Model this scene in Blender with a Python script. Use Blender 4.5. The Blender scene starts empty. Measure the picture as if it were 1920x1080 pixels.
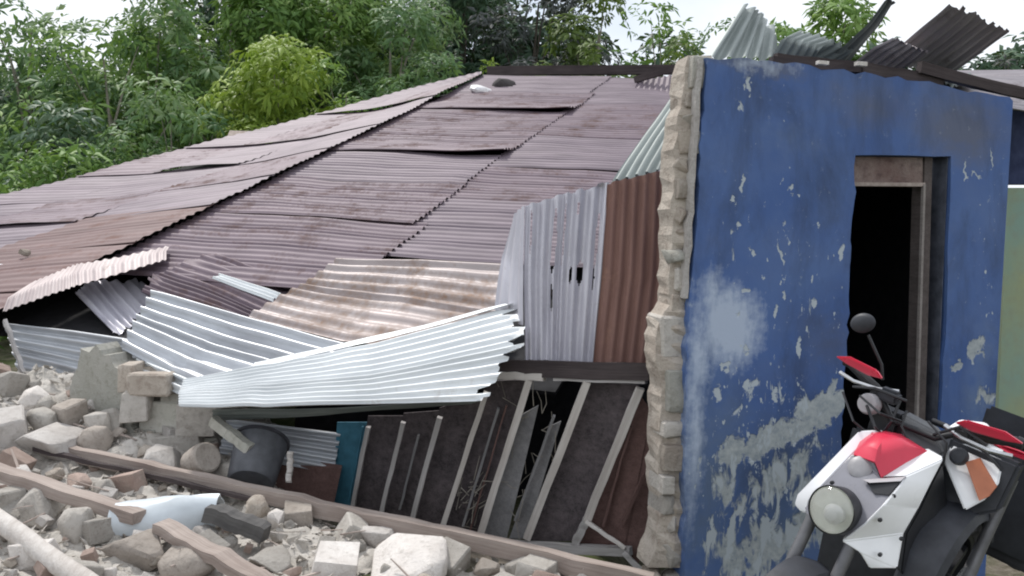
import bpy, bmesh, math, random
import numpy as np
from mathutils import Vector, Matrix, noise as mnoise
from mathutils.geometry import tessellate_polygon
R_ = math.radians
random.seed(7); rng = np.random.default_rng(7)
S = bpy.context.scene; COL = S.collection

# ------------------------------------------------------------------ camera
EYE = Vector((0, 0, 1.7)); PITCH, ROLL, FPX = R_(3.0), R_(1.7), 1663.0
cd = bpy.data.cameras.new('camera'); cam = bpy.data.objects.new('camera', cd); COL.objects.link(cam)
CR = Matrix.Rotation(math.pi/2-PITCH, 3, 'X') @ Matrix.Rotation(ROLL, 3, 'Z')
cam.matrix_world = Matrix.Translation(EYE) @ CR.to_4x4()
cd.sensor_width = 36; cd.lens = 36*FPX/1920; cd.clip_end = 2000; cd.clip_start = 0.05
S.camera = cam
# ------------------------------------------------------------------ sky, sun, exposure
SUN_EL, SUN_AZ = R_(56), R_(325)
w = bpy.data.worlds.new('World'); S.world = w; w.use_nodes = True
nt = w.node_tree; nt.nodes.clear()
o_ = nt.nodes.new('ShaderNodeOutputWorld'); bg = nt.nodes.new('ShaderNodeBackground'); bg.inputs[1].default_value = 0.09
sk = nt.nodes.new('ShaderNodeTexSky'); sk.sky_type = 'NISHITA'; sk.sun_disc = False; sk.sun_elevation = SUN_EL; sk.sun_rotation = SUN_AZ
tc = nt.nodes.new('ShaderNodeTexCoord'); nz = nt.nodes.new('ShaderNodeTexNoise'); nz.inputs['Scale'].default_value = 2.6; nz.inputs['Detail'].default_value = 6
rp = nt.nodes.new('ShaderNodeValToRGB'); rp.color_ramp.elements[0].position = .34; rp.color_ramp.elements[0].color = (.5,.5,.5,1); rp.color_ramp.elements[1].position = .52
mx = nt.nodes.new('ShaderNodeMix'); mx.data_type = 'RGBA'; mx.inputs[7].default_value = (9.0, 9.35, 9.9, 1)
nt.links.new(tc.outputs['Generated'], nz.inputs['Vector']); nt.links.new(nz.outputs[0], rp.inputs[0]); nt.links.new(rp.outputs[0], mx.inputs[0])
nt.links.new(sk.outputs[0], mx.inputs[6]); nt.links.new(mx.outputs[2], bg.inputs[0]); nt.links.new(bg.outputs[0], o_.inputs[0])
sl = bpy.data.lights.new('sun', 'SUN'); sl.energy = 2.2; sl.angle = R_(6); sl.color = (1, .96, .9)
so = bpy.data.objects.new('sun', sl); COL.objects.link(so)
sdir = Vector((math.sin(SUN_AZ)*math.cos(SUN_EL), math.cos(SUN_AZ)*math.cos(SUN_EL), math.sin(SUN_EL)))
so.rotation_euler = (-sdir).to_track_quat('-Z', 'Y').to_euler(); so.location = (0, 0, 30)
vs = S.view_settings; vs.view_transform = 'Standard'; vs.look = 'None'; vs.exposure = 0.42; vs.gamma = 1; vs.use_curve_mapping = False
S.render.engine = 'CYCLES'; S.cycles.max_bounces = 6; S.cycles.use_denoising = True
S.cycles.filter_width = 2.0

# ------------------------------------------------------------------ helpers
def ray(px, py): return CR @ Vector(((px-960)/FPX, -(py-540)/FPX, -1))
def at(px, py, Y): d = ray(px, py); return EYE + d*(Y/d.y)
def hit(px, py, P, n): d = ray(px, py); return EYE + d*(n.dot(P-EYE)/n.dot(d))
def V(*a): return Vector(a)
def lerp(a, b, t): return a + (b-a)*t

def tag(o, label=None, cat=None, group=None, kind=None):
    for k, v in (('label', label), ('category', cat), ('group', group), ('kind', kind)):
        if v: o[k] = v
    return o
def thing(name, label, cat, loc=(0, 0, 0), group=None, rot=None):
    o = bpy.data.objects.new(name, None); COL.objects.link(o); o.empty_display_size = .2
    o.matrix_world = Matrix.Translation(Vector(loc)) @ (rot.to_4x4() if rot else Matrix())
    return tag(o, label, cat, group)

def link(name, me, mat, parent=None, local=False, base=None):
    if mat: me.materials.append(mat)
    if parent is not None and not local:
        r = parent
        M = Matrix()
        while r is not None: M = r.matrix_basis @ M; r = r.parent
        me.transform(M.inverted())
    if base is not None: me.transform(Matrix.Translation(-Vector(base)))
    o = bpy.data.objects.new(name, me); COL.objects.link(o)
    if parent is not None: o.parent = parent
    if base is not None: o.location = base
    return o

class MB:
    def __init__(s): s.v = []; s.f = []; s.g = []
    def add(s, vs, fs, gs=None):
        n = len(s.v); s.g += gs if gs else [(v[0], v[2], v[2]) for v in vs]; s.v += [tuple(v) for v in vs]; s.f += [tuple(i+n for i in f) for f in fs]; return s
    def hexa(s, p): return s.add(p, [(0,3,2,1),(4,5,6,7),(0,1,5,4),(1,2,6,5),(2,3,7,6),(3,0,4,7)])
    def box(s, c, sx, sy, sz, rot=None):
        p = [Vector((x*sx/2, y*sy/2, z*sz/2)) for z in (-1, 1) for x, y in ((-1,-1),(1,-1),(1,1),(-1,1))]
        if rot: p = [rot @ q for q in p]
        return s.hexa([q+Vector(c) for q in p])
    def beam(s, a, b, w_, h_, up=V(0,0,1), n=6, jit=.004, taper=1.0):
        a, b = Vector(a), Vector(b); d = (b-a).normalized()
        sd = d.cross(up); sd = sd.normalized() if sd.length > 1e-4 else V(1,0,0); u = sd.cross(d).normalized()
        vs_, fs, gs = [], [], []; ln = (b-a).length; g0 = random.uniform(0, 50)
        for i in range(n+1):
            t = i/n; k = lerp(1, taper, t); c = lerp(a, b, t)+V(*[random.uniform(-jit, jit) for _ in range(3)])
            for x, y in ((-1,-1),(1,-1),(1,1),(-1,1)):
                vs_.append(c+sd*x*w_/2*k+u*y*h_/2*k+V(*[random.uniform(-jit, jit)*.6 for _ in range(3)])); gs.append((g0+x*w_/2, g0+y*h_/2, g0+t*ln))
        for i in range(n):
            for j in range(4):
                q = (j+1) % 4; fs.append((i*4+j, i*4+q, i*4+4+q, i*4+4+j))
        fs += [(3,2,1,0), tuple(n*4+j for j in range(4))]
        return s.add(vs_, fs, gs)
    def tube(s, pts, r, n=10, cap=True):
        pts = [Vector(p) for p in pts]; rs = r if isinstance(r, (list, tuple)) else [r]*len(pts)
        vs_, fs = [], []; prev = None
        for i, p in enumerate(pts):
            d = (pts[min(i+1, len(pts)-1)]-pts[max(i-1, 0)]).normalized()
            if prev is None: e = d.orthogonal().normalized()
            else: e = (prev-d*prev.dot(d)).normalized()
            prev = e; g = d.cross(e)
            for k in range(n):
                a = 2*math.pi*k/n; vs_.append(p+(e*math.cos(a)+g*math.sin(a))*rs[i])
        for i in range(len(pts)-1):
            for k in range(n):
                q = (k+1) % n; fs.append((i*n+k, i*n+q, (i+1)*n+q, (i+1)*n+k))
        if cap: fs += [tuple(range(n-1, -1, -1)), tuple((len(pts)-1)*n+k for k in range(n))]
        return s.add(vs_, fs)
    def lathe(s, prof, c, ax, n=24):
        ax = Vector(ax).normalized(); e = ax.orthogonal().normalized(); g = ax.cross(e); c = Vector(c); m = len(prof)
        vs_ = [c+ax*z+(e*math.cos(2*math.pi*k/n)+g*math.sin(2*math.pi*k/n))*r for r, z in prof for k in range(n)]
        fs = [(i*n+k, i*n+(k+1) % n, (i+1)*n+(k+1) % n, (i+1)*n+k) for i in range(m-1) for k in range(n)]
        return s.add(vs_, fs)
    def slab(s, pts, off):
        """polygon (3-D loop) extruded by the vector off"""
        pts = [Vector(p) for p in pts]; n = len(pts)
        tr = tessellate_polygon([pts])
        fs = [tuple(t) for t in tr]+[tuple(i+n for i in reversed(t)) for t in tr]
        fs += [(i, i+n, (i+1) % n+n, (i+1) % n) for i in range(n)]
        return s.add(pts+[p+Vector(off) for p in pts], fs)
    def mesh(s, name, smooth=False, bevel=0, subdiv=0, uv=None):
        me = bpy.data.meshes.new(name); me.from_pydata(s.v, [], s.f)
        ga = me.attributes.new('grain', 'FLOAT_VECTOR', 'POINT'); ga.data.foreach_set('vector', np.array(s.g, dtype=np.float32).ravel())
        bm = bmesh.new(); bm.from_mesh(me); bmesh.ops.remove_doubles(bm, verts=bm.verts, dist=1e-5)
        bmesh.ops.recalc_face_normals(bm, faces=bm.faces)
        if bevel:
            bmesh.ops.bevel(bm, geom=[e for e in bm.edges if len(e.link_faces) == 2 and e.calc_face_angle(0) > .5], offset=bevel, segments=2, affect='EDGES', clamp_overlap=True)
        for _ in range(subdiv): bmesh.ops.subdivide_edges(bm, edges=bm.edges, cuts=1, use_grid_fill=True, smooth=1.0)
        bm.to_mesh(me); bm.free()
        if smooth: me.shade_smooth(); me.set_sharp_from_angle(angle=R_(40))
        return me
    def build(s, name, mat, parent=None, smooth=False, bevel=0, subdiv=0, local=False, base=None):
        return link(name, s.mesh(name, smooth, bevel, subdiv), mat, parent, local, base)

# ------------------------------------------------------------------ materials
class NT:
    def __init__(s, name):
        s.m = bpy.data.materials.new(name); s.m.use_nodes = True; s.t = s.m.node_tree
        s.b = s.t.nodes['Principled BSDF']; s.out = s.t.nodes['Material Output']
        s.tc = s.t.nodes.new('ShaderNodeTexCoord'); s._oi = None
    def n(s, k): return s.t.nodes.new(k)
    def l(s, a, b):
        if isinstance(a, (int, float)): b.default_value = a
        elif isinstance(a, (tuple, list)): b.default_value = (*a, 1)[:4] if b.type == 'RGBA' else a[:3]
        else: s.t.links.new(a, b)
    def vec(s, src='Object', scale=(1,1,1), rand=True):
        m = s.n('ShaderNodeMapping'); s.l(s.tc.outputs[src], m.inputs[0]); m.inputs[3].default_value = scale
        if rand:
            oi = s.n('ShaderNodeObjectInfo'); mu = s.n('ShaderNodeMath'); mu.operation = 'MULTIPLY'; s.l(oi.outputs['Random'], mu.inputs[0]); mu.inputs[1].default_value = 37.3
            s.l(mu.outputs[0], m.inputs[1])
        return m.outputs[0]
    def noise(s, v, scale=5, detail=5, rough=.55, dist=0):
        q = s.n('ShaderNodeTexNoise'); s.l(v, q.inputs['Vector']); q.inputs['Scale'].default_value = scale; q.inputs['Detail'].default_value = detail
        q.inputs['Roughness'].default_value = rough; q.inputs['Distortion'].default_value = dist; return q.outputs[0]
    def ramp(s, f, *st):
        r = s.n('ShaderNodeValToRGB'); s.l(f, r.inputs[0]); e = r.color_ramp.elements
        while len(e) < len(st): e.new(.5)
        for i, (p, c) in enumerate(st): e[i].position = p; e[i].color = (c, c, c, 1) if isinstance(c, (int, float)) else (*c, 1)
        return r.outputs[0]
    def mix(s, f, a, b, mode='MIX'):
        q = s.n('ShaderNodeMix'); q.data_type = 'RGBA'; q.blend_type = mode; s.l(f, q.inputs[0]); s.l(a, q.inputs[6]); s.l(b, q.inputs[7]); return q.outputs[2]
    def math(s, op, a, b=0.0, clamp=False):
        q = s.n('ShaderNodeMath'); q.operation = op; q.use_clamp = clamp; s.l(a, q.inputs[0]); s.l(b, q.inputs[1]); return q.outputs[0]
    def bump(s, h, strength=.3, dist=.01):
        q = s.n('ShaderNodeBump'); q.inputs['Strength'].default_value = strength; q.inputs['Distance'].default_value = dist; s.l(h, q.inputs['Height']); s.l(q.outputs[0], s.b.inputs['Normal'])
    def set(s, col=None, rough=None, metal=None, spec=None):
        for k, v in (('Base Color', col), ('Roughness', rough), ('Metallic', metal), ('Specular IOR Level', spec)):
            if v is not None: s.l(v, s.b.inputs[k])
        return s.m

def m_plain(name, col, rough=.5, metal=0, vary=.25, scale=14, spec=.5):
    n = NT(name); v = n.vec(); f = n.noise(v, scale, 6)
    c2 = tuple(x*(1-vary) for x in col); c3 = tuple(min(1, x*(1+vary*.6)) for x in col)
    n.bump(n.noise(v, scale*6, 3), .12, .004)
    return n.set(n.ramp(f, (.3, c2), (.7, c3)), n.ramp(f, (.3, min(1, rough+.12)), (.7, max(0.05, rough-.08))), metal, spec)
def m_stone(name, a, b, dirt, rough=.95):
    n = NT(name); v = n.vec(); oi = n.n('ShaderNodeObjectInfo')
    f = n.noise(v, 4, 8, .65); g = n.noise(v, 22, 6, .7); h = n.noise(v, 75, 3)
    c = n.mix(n.ramp(f, (.35, 0.), (.65, 1.)), a, b); c = n.mix(n.ramp(g, (.5, 0.), (.72, .7)), c, dirt)
    k = n.ramp(oi.outputs['Random'], (0., .66), (1., 1.12)); q = n.n('ShaderNodeMix'); q.data_type = 'RGBA'; q.blend_type = 'MULTIPLY'; q.inputs[0].default_value = 1; n.l(c, q.inputs[6]); n.l(k, q.inputs[7])
    n.bump(n.math('ADD', g, n.math('MULTIPLY', h, .5)), .6, .02)
    return n.set(q.outputs[2], rough, 0, .2)
def m_metal(name, base, dark, rust, rust_lo, rust_hi, metal=.55, rough=.42, rustmetal=0., streak=8.):
    """weathered corrugated iron: uv is in metres, v along the ribs"""
    n = NT(name); v = n.vec('UV', (streak, 1.1, 1)); v2 = n.vec('UV', (1, 1, 1)); v3 = n.vec('UV', (3, 30, 1))
    f = n.noise(v, 1.3, 6, .6); g = n.noise(v2, 2.4, 7, .65); k = n.noise(v2, 34, 4, .6)
    c = n.mix(n.ramp(f, (.32, 0.), (.68, 1.)), dark, base)
    rm = n.math('ADD', n.math('MULTIPLY', g, .65), n.math('MULTIPLY', f, .35)); rm = n.math('ADD', rm, n.math('MULTIPLY', n.math('SUBTRACT', k, .5), .22))
    rmask = n.ramp(rm, (rust_lo, 0.), (rust_hi, 1.))
    rc = n.mix(n.ramp(k, (.35, 0.), (.65, 1.)), tuple(x*.55 for x in rust), rust)
    c = n.mix(rmask, c, rc)
    n.bump(n.math('ADD', k, n.noise(v3, 1, 3)), .12, .003)
    return n.set(c, n.mix(rmask, (rough,)*3, (.9,)*3), n.math('MULTIPLY', n.math('SUBTRACT', 1., rmask), metal), .4)
def m_wood(name, a, b, rough=.85):
    n = NT(name); at_ = n.n('ShaderNodeAttribute'); at_.attribute_name = 'grain'
    def mp(sc):
        m = n.n('ShaderNodeMapping'); n.l(at_.outputs['Vector'], m.inputs[0]); m.inputs[3].default_value = sc; return m.outputs[0]
    f = n.noise(mp((30,30,1.6)), 1, 6, .65); g = n.noise(mp((120,120,3)), 1, 4, .6); h = n.noise(mp((5,5,3)), 1, 5)
    k = n.math('ADD', n.math('ADD', n.math('MULTIPLY', f, .4), n.math('MULTIPLY', g, .25)), n.math('MULTIPLY', h, .35))
    n.bump(n.math('ADD', f, g), .4, .006)
    return n.set(n.ramp(k, (.36, a), (.62, b)), rough, 0, .2)

M = {}
M['roof'] = m_metal('faded purple brown iron', (.215,.165,.195), (.135,.10,.122), (.13,.07,.055), .50, .68, .10, .6)
M['roof2'] = m_metal('paler faded purple iron', (.235,.19,.222), (.15,.12,.142), (.19,.10,.085), .64, .80, .10, .6)
M['roof3'] = m_metal('reddish faded iron', (.195,.125,.125), (.125,.075,.075), (.18,.085,.06), .52, .72, .08, .62)
M['zinc'] = m_metal('weathered zinc', (.56,.585,.62), (.34,.35,.375), (.24,.13,.07), .66, .82, .35, .42)
M['white_zinc'] = m_metal('bright pale zinc', (.80,.825,.84), (.58,.61,.63), (.36,.30,.25), .60, .84, .10, .45)
M['green_zinc'] = m_metal('greenish zinc', (.36,.40,.39), (.21,.24,.235), (.18,.13,.1), .64, .82, .15, .5)
M['rust_zinc'] = m_metal('half rusted pale iron', (.50,.45,.445), (.33,.28,.275), (.27,.155,.09), .45, .66, .2, .5, streak=5)
M['grey_zinc'] = m_metal('vertical pale zinc', (.66,.65,.71), (.42,.41,.47), (.20,.13,.11), .60, .78, .25, .45, streak=10)
M['rust'] = m_metal('rusty brown iron', (.27,.155,.13), (.17,.09,.075), (.34,.2,.15), .50, .72, .05, .75, streak=9)
M['dark_iron'] = m_metal('dark grey purple iron', (.40,.37,.39), (.27,.245,.265), (.10,.06,.05), .55, .75, .1, .6)
M['dull_green_iron'] = m_metal('dull grey green iron', (.22,.25,.24), (.12,.14,.14), (.13,.09,.07), .6, .8, .15, .55)
M['stone'] = m_stone('pale concrete stone', (.56,.53,.49), (.43,.40,.365), (.27,.245,.215))
M['stone_white'] = m_stone('whitish plaster stone', (.72,.69,.66), (.57,.53,.50), (.38,.35,.32))
M['stone_brown'] = m_stone('brown stone', (.47,.42,.375), (.35,.31,.275), (.21,.18,.155))
M['coral'] = m_stone('rough pinkish masonry', (.54,.49,.43), (.40,.345,.295), (.22,.17,.14))
M['brick'] = m_stone('dusty red brick', (.44,.345,.30), (.35,.26,.225), (.31,.275,.24))
M['cap'] = m_stone('grey concrete cap', (.42,.42,.38), (.34,.32,.29), (.22,.2,.17))
M['moss'] = m_stone('mossy plaster', (.58,.565,.52), (.49,.485,.43), (.33,.33,.27))
M['rubble'] = m_stone('dusty rubble', (.54,.51,.475), (.40,.375,.34), (.21,.195,.17))
M['black_rock'] = m_plain('dark stone', (.055,.05,.05), .9)
M['wood'] = m_wood('weathered timber', (.21,.165,.145), (.42,.36,.325))
M['wood_pale'] = m_wood('pale timber', (.42,.38,.35), (.66,.63,.60))
M['wood_grey'] = m_wood('grey timber', (.30,.285,.28), (.50,.48,.475))
M['wood_dark'] = m_wood('dark timber', (.035,.028,.03), (.085,.07,.07))
M['dark_grey_wood'] = m_wood('dark grey timber', (.06,.058,.06), (.15,.145,.14))
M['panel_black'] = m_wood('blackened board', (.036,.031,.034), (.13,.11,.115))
M['panel_grey'] = m_wood('grey board', (.14,.14,.145), (.26,.255,.26))
M['panel_brown'] = m_wood('reddish brown board', (.085,.05,.045), (.17,.105,.095))
M['panel_teal'] = m_plain('teal painted board', (.035,.15,.22), .7)
M['dark_blue'] = m_plain('dark blue paint', (.022,.035,.10), .8)
M['room'] = m_plain('shade black interior', (.012,.012,.015), .95)  # near-black colour puts the shade of unlit interiors into these surfaces

# ------------------------------------------------------------------ corrugated sheets
def corr(name, ctrl, n, amp, mat, parent=None, nl=10, seg=6, rag0=0., rag1=0., hole=None, wob=.006, seed=0, dent=0.02, tagd=None, shared=0.):
    """ctrl[row][col]: rows run along the ribs (v), columns across them (u)."""
    rr = random.Random(seed*31+len(ctrl)+n); nr, nc = len(ctrl), len(ctrl[0])
    nu = n*seg+1
    def ev(u, v):
        x = u*(nc-1); y = v*(nr-1); i = max(0, min(nc-2, int(math.floor(x)))); j = max(0, min(nr-2, int(math.floor(y))))
        a, b = x-i, y-j
        if nc > 2: a = lerp(a, a*a*(3-2*a), .35)
        if nr > 2: b = lerp(b, b*b*(3-2*b), .35)
        return lerp(lerp(ctrl[j][i], ctrl[j][i+1], a), lerp(ctrl[j+1][i], ctrl[j+1][i+1], a), b)
    wid = (ctrl[0][-1]-ctrl[0][0]).length; ln = (ctrl[-1][0]-ctrl[0][0]).length
    j0 = [rr.uniform(-rag0, rag0) for _ in range(n*2+2)]; j1 = [rr.uniform(-rag1, rag1) for _ in range(n*2+2)]
    vs_, uvs = [], []
    off = V(rr.uniform(0, 90), rr.uniform(0, 90), 0)
    for j in range(nl+1):
        for i in range(nu):
            u = i/(nu-1); v = j/nl; ii = i*2//seg
            vv = v + (j0[ii]*(1-v) + j1[ii]*v)
            p = ev(u, vv); e = .01
            du = ev(min(1, u+e), vv)-ev(max(0, u-e), vv); dv = ev(u, min(1, vv+e))-ev(u, max(0, vv-e))
            nn = du.cross(dv).normalized()
            d = amp*math.sin(2*math.pi*n*u) + dent*mnoise.noise(V(u*wid*1.7, vv*ln*1.3, seed)+off) + wob*mnoise.noise(V(u*wid*5, vv*ln*4, seed+9)+off)
            if shared: d += shared*mnoise.noise(p*.8)+shared*.35*mnoise.noise(p*2.1)
            vs_.append(p+nn*d); uvs.append((u*wid, vv*ln))
    fs = []
    for j in range(nl):
        for i in range(nu-1):
            if hole and hole((i+.5)/(nu-1), (j+.5)/nl): continue
            fs.append((j*nu+i, j*nu+i+1, (j+1)*nu+i+1, (j+1)*nu+i))
    me = bpy.data.meshes.new(name); me.from_pydata([tuple(p) for p in vs_], [], fs)
    ul = me.uv_layers.new(name='uv'); li = np.zeros(len(me.loops), dtype=np.int32); me.loops.foreach_get('vertex_index', li)
    ul.data.foreach_set('uv', np.array(uvs, dtype=np.float32)[li].ravel()); me.shade_smooth()
    base = None
    if parent is None:
        ps = [p for r in ctrl for p in r]; c = sum(ps, V(0,0,0))/len(ps); base = V(c.x, c.y, min(p.z for p in ps))
    o = link(name, me, mat, parent, base=base)
    if tagd: tag(o, *tagd)
    return o

# ------------------------------------------------------------------ ground
def ground_z(x, y):
    k = max(0, min(1, (x-.55)/.5))*max(0, min(1, (y-3.0)/1.3))
    bl = y-(4.70-.368*x); q = max(0, min(1, bl/.2))*max(0, min(1, (x+2.6)/.5))*max(0, min(1, (7.2-y)/.5))
    return .05*max(0, min(1, (4.6-y)/2.5)) - .02 - .16*q - .32*k*(1 if y < 9 else max(0, 1-(y-9)/4))
gv, gf = [], []; N_ = 120
gl_ = [-7+14*i/99 for i in range(100)]; far_ = [7*1.62**k for k in range(1, 11)]
gx = [-v for v in reversed(far_)]+gl_+far_; gy = [6+v for v in gx]; N_ = len(gx)
for y in gy:
    for x in gx: gv.append((x, y, ground_z(x, y)+.03*mnoise.noise(V(x*1.5, y*1.5, 0))))
for j in range(N_-1):
    for i in range(N_-1): gf.append((j*N_+i, j*N_+i+1, (j+1)*N_+i+1, (j+1)*N_+i))
n = NT('dirt ground'); v = n.vec(rand=False); f = n.noise(v, 1.1, 8, .65); g = n.noise(v, 18, 6, .7)
n.bump(n.math('ADD', f, g), .6, .03)
c = n.mix(n.ramp(f, (.4, 0.), (.6, 1.)), n.ramp(g, (.35, (.11,.095,.075)), (.7, (.24,.21,.18))), n.ramp(g, (.35, (.045,.065,.02)), (.7, (.10,.12,.05))))
M['ground'] = n.set(c, .95, 0, .1)
gm = bpy.data.meshes.new('ground'); gm.from_pydata(gv, [], gf); gm.shade_smooth()
tag(link('ground', gm, M['ground']), kind='structure')

# added dark slope: blocks sky behind the trees, gap shade in its colour
hv, hf = [], []
for j in range(30):
    for i in range(70):
        x = -45+i*1.35; y = 24+j*1.2; t = min(1, j/20)
        hv.append((x, y, -.3+t*t*(3-2*t)*(5.2+1.2*mnoise.noise(V(x*.1, y*.1, 3)))*(1 if x < 6 else max(.12, 1-(x-6)/5))))
for j in range(29):
    for i in range(69): hf.append((j*70+i, j*70+i+1, (j+1)*70+i+1, (j+1)*70+i))
M['slope'] = m_plain('dark green gap shade', (.035,.055,.022), .95, vary=.5, scale=3)
hm = bpy.data.meshes.new('sky_block_slope'); hm.from_pydata(hv, [], hf); hm.shade_smooth()
tag(link('sky_block_slope', hm, M['slope']), kind='structure')

# ------------------------------------------------------------------ blue house: wall frame
WA = R_(15); WD = V(math.cos(WA), math.sin(WA), 0); WN = V(math.sin(WA), -math.cos(WA), 0); W0 = at(1300, 600, 4.6)
def wuv(px, py): p = hit(px, py, W0, WN); return ((p-W0).dot(WD), p.z)
def wp(u, z, d=0): return V(W0.x, W0.y, 0) + WD*u + V(0, 0, z) - WN*d      # d = depth into the wall
house = thing('blue_house', 'blue painted masonry house with flaking paint, broken wall end and dark doorway', 'house', wp(0, 0))
def rough_line(pts, step=.05, jit=.012, seed=1):
    rr = random.Random(seed); out = []
    for a, b in zip(pts[:-1], pts[1:]):
        L = math.hypot(b[0]-a[0], b[1]-a[1]); k = max(1, int(L/step))
        for i in range(k):
            t = i/k; j = jit if i else jit*.4
            out.append((lerp(a[0], b[0], t)+rr.uniform(-j, j), lerp(a[1], b[1], t)+rr.uniform(-j, j)))
    out.append(pts[-1]); return out
left = [wuv(*p) for p in ((1285,1075),(1282,900),(1286,700),(1290,600),(1300,480),(1306,400),(1313,300),(1320,180),(1324,108))]
top = [wuv(*p) for p in ((1324,108),(1440,112),(1470,118),(1560,131),(1640,138),(1700,150),(1760,158),(1830,172),(1893,182))]
dl = [wuv(*p) for p in ((1604,291),(1603,340),(1594,520),(1588,640),(1578,830))]; dr = [wuv(*p) for p in ((1783,293),(1776,560),(1762,800))]
uL = left[0][0]; ur = wuv(1893, 300)[0]
dz = -.45
loop = [(uL, dz)] + rough_line(left, .06, .012, 3) + rough_line(top, .06, .014, 4)[1:] + [(ur, top[-1][1]-.02), (ur, dz)]
loop += [(dr[2][0], dz)] + rough_line([dr[2], dr[1], dr[0]], .12, .006, 5) + rough_line([dr[0], dl[0]], .12, .005, 6)[1:] + rough_line(dl, .05, .011, 8)[1:] + [(dl[-1][0], dz)]
TH = .16
mb = MB(); mb.slab([wp(u, z) for u, z in loop], -WN*TH)
# paint: real blue with plaster showing where it has flaked, at the spots the photograph shows
n = NT('flaking blue paint'); n.tc.object = house
geo = n.tc.outputs['Object']
sep = n.n('ShaderNodeSeparateXYZ'); n.l(geo, sep.inputs[0])
uu = n.math('ADD', n.math('MULTIPLY', sep.outputs[0], WD.x), n.math('MULTIPLY', sep.outputs[1], WD.y)); zz = sep.outputs[2]
v = n.vec('Object', (1, 1, 1), False); vst = n.vec('Object', (1, 1, .38), False)
w1 = n.noise(v, 9, 4, .6); w2 = n.noise(n.vec('Object', (1.3,1.1,1.7), False), 11, 4, .6)
uu = n.math('ADD', uu, n.math('MULTIPLY', n.math('SUBTRACT', w1, .5), .13)); zz = n.math('ADD', zz, n.math('MULTIPLY', n.math('SUBTRACT', w2, .5), .16))
nb = n.noise(v, 5, 6, .6); nf = n.noise(v, 26, 6, .65); nm = n.noise(vst, 13, 5, .62, .6); nbig = n.noise(v, 1.6, 4)
def blob(px, py, rx, ry, ang=0, soft=.5, amt=.9):
    u0, z0 = wuv(px, py); m_ = .0031
    du = n.math('SUBTRACT', uu, u0); dz_ = n.math('SUBTRACT', zz, z0); ca, sa = math.cos(ang), math.sin(ang)
    a = n.math('ADD', n.math('MULTIPLY', du, ca/(rx*m_)), n.math('MULTIPLY', dz_, sa/(rx*m_))); b = n.math('ADD', n.math('MULTIPLY', du, -sa/(ry*m_)), n.math('MULTIPLY', dz_, ca/(ry*m_)))
    d = n.math('SQRT', n.math('ADD', n.math('MULTIPLY', a, a), n.math('MULTIPLY', b, b)))
    return n.ramp(d, (0., amt), (1., amt*(1-soft)), (1.0001, amt*(1-soft))) if False else n.math('MULTIPLY', n.math('SUBTRACT', 1.0, d, True), amt)
def addall(ls):
    r = ls[0]
    for q in ls[1:]: r = n.math('MAXIMUM', r, q)
    return r
blue = n.mix(n.ramp(nbig, (.35, 0.), (.65, 1.)), (.052,.110,.300), (.085,.150,.335))
blue = n.mix(n.ramp(nb, (.45, 0.), (.75, .45)), blue, (.10,.15,.30))
# grimy grey-brown band under the broken top and beside the door top
grime = addall([blob(1800,240,150,90,-.1,amt=1.2), blob(1640,200,190,60,-.1,amt=.7), blob(1420,120,130,26,-.1,amt=1.3), blob(1560,640,90,70,0,amt=.6)])
blue = n.mix(n.ramp(n.math('ADD', grime, n.math('MULTIPLY', n.math('SUBTRACT', nb, .5), .7)), (.1, 0.), (.9, .8)), blue, (.115,.125,.165))
mould = n.noise(n.vec('Object', (1,1,.35), False), 3.2, 8, .7, .4)
blue = n.mix(n.ramp(mould, (.46, 0.), (.68, .7)), blue, (.034,.055,.115))
haze_ = addall([blob(1330,900,110,420,0,amt=1.0), blob(1480,980,260,260,.2,amt=.9), blob(1840,740,60,190,0,amt=.7), blob(1480,260,190,60,-.2,amt=.35)])
blue = n.mix(n.ramp(n.math('MULTIPLY', haze_, n.ramp(mould, (.62, 1.), (.40, .25)) if False else n.ramp(nb, (.3, .35), (.65, 1.))), (.12, 0.), (.85, .62)), blue, (.20,.27,.36))
blue = n.mix(n.math('MULTIPLY', addall([blob(1440,900,260,240,0,amt=1.0), blob(1540,620,120,150,0,amt=.7)]), n.ramp(nb, (.35, .2), (.65, .8))), blue, (.030,.052,.13))
# chalky rubbed patches
chst = n.noise(n.vec('Object', (1, 1, .22), False), 17, 5, .65)
chalk = addall([blob(1368,612,85,100,.2,amt=1.6), blob(1335,560,44,90,0,amt=1.0), blob(1312,660,34,170,0,amt=1.1), blob(1302,800,30,300,0,amt=.95), blob(1420,120,110,26,0,amt=.7)])
blue = n.mix(n.ramp(n.math('ADD', chalk, n.math('ADD', n.math('MULTIPLY', n.math('SUBTRACT', chst, .5), 1.1), n.math('MULTIPLY', n.math('SUBTRACT', nf, .5), .7))), (.22, 0.), (1.0, .95)), blue, (.43,.50,.62))
# plaster repair / paint lost low down near the door
bare = addall([blob(1540,768,100,52,.42,amt=1.35), blob(1450,822,130,46,.38,amt=1.25), blob(1375,850,70,45,.3,amt=1.05), blob(1500,870,120,70,.4,amt=.75), blob(1400,940,110,90,.2,amt=.72), blob(1830,650,40,34,.7,amt=1.1),
               blob(1790,690,28,26,.5,amt=1.0), blob(1840,740,40,60,0,amt=.75), blob(1420,1030,190,110,0,amt=1.0), blob(1520,960,90,150,.2,amt=.95), blob(1360,930,80,160,0,amt=.7), blob(1450,900,170,110,.3,amt=.8)])
bmask = n.ramp(n.math('ADD', n.math('MULTIPLY', bare, .82), n.math('MULTIPLY', n.math('SUBTRACT', nm, .5), 1.5)), (.40, 0.), (.52, 1.))
plaster = n.mix(n.ramp(nf, (.35, 0.), (.7, 1.)), (.27,.31,.34), (.46,.49,.49))
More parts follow.
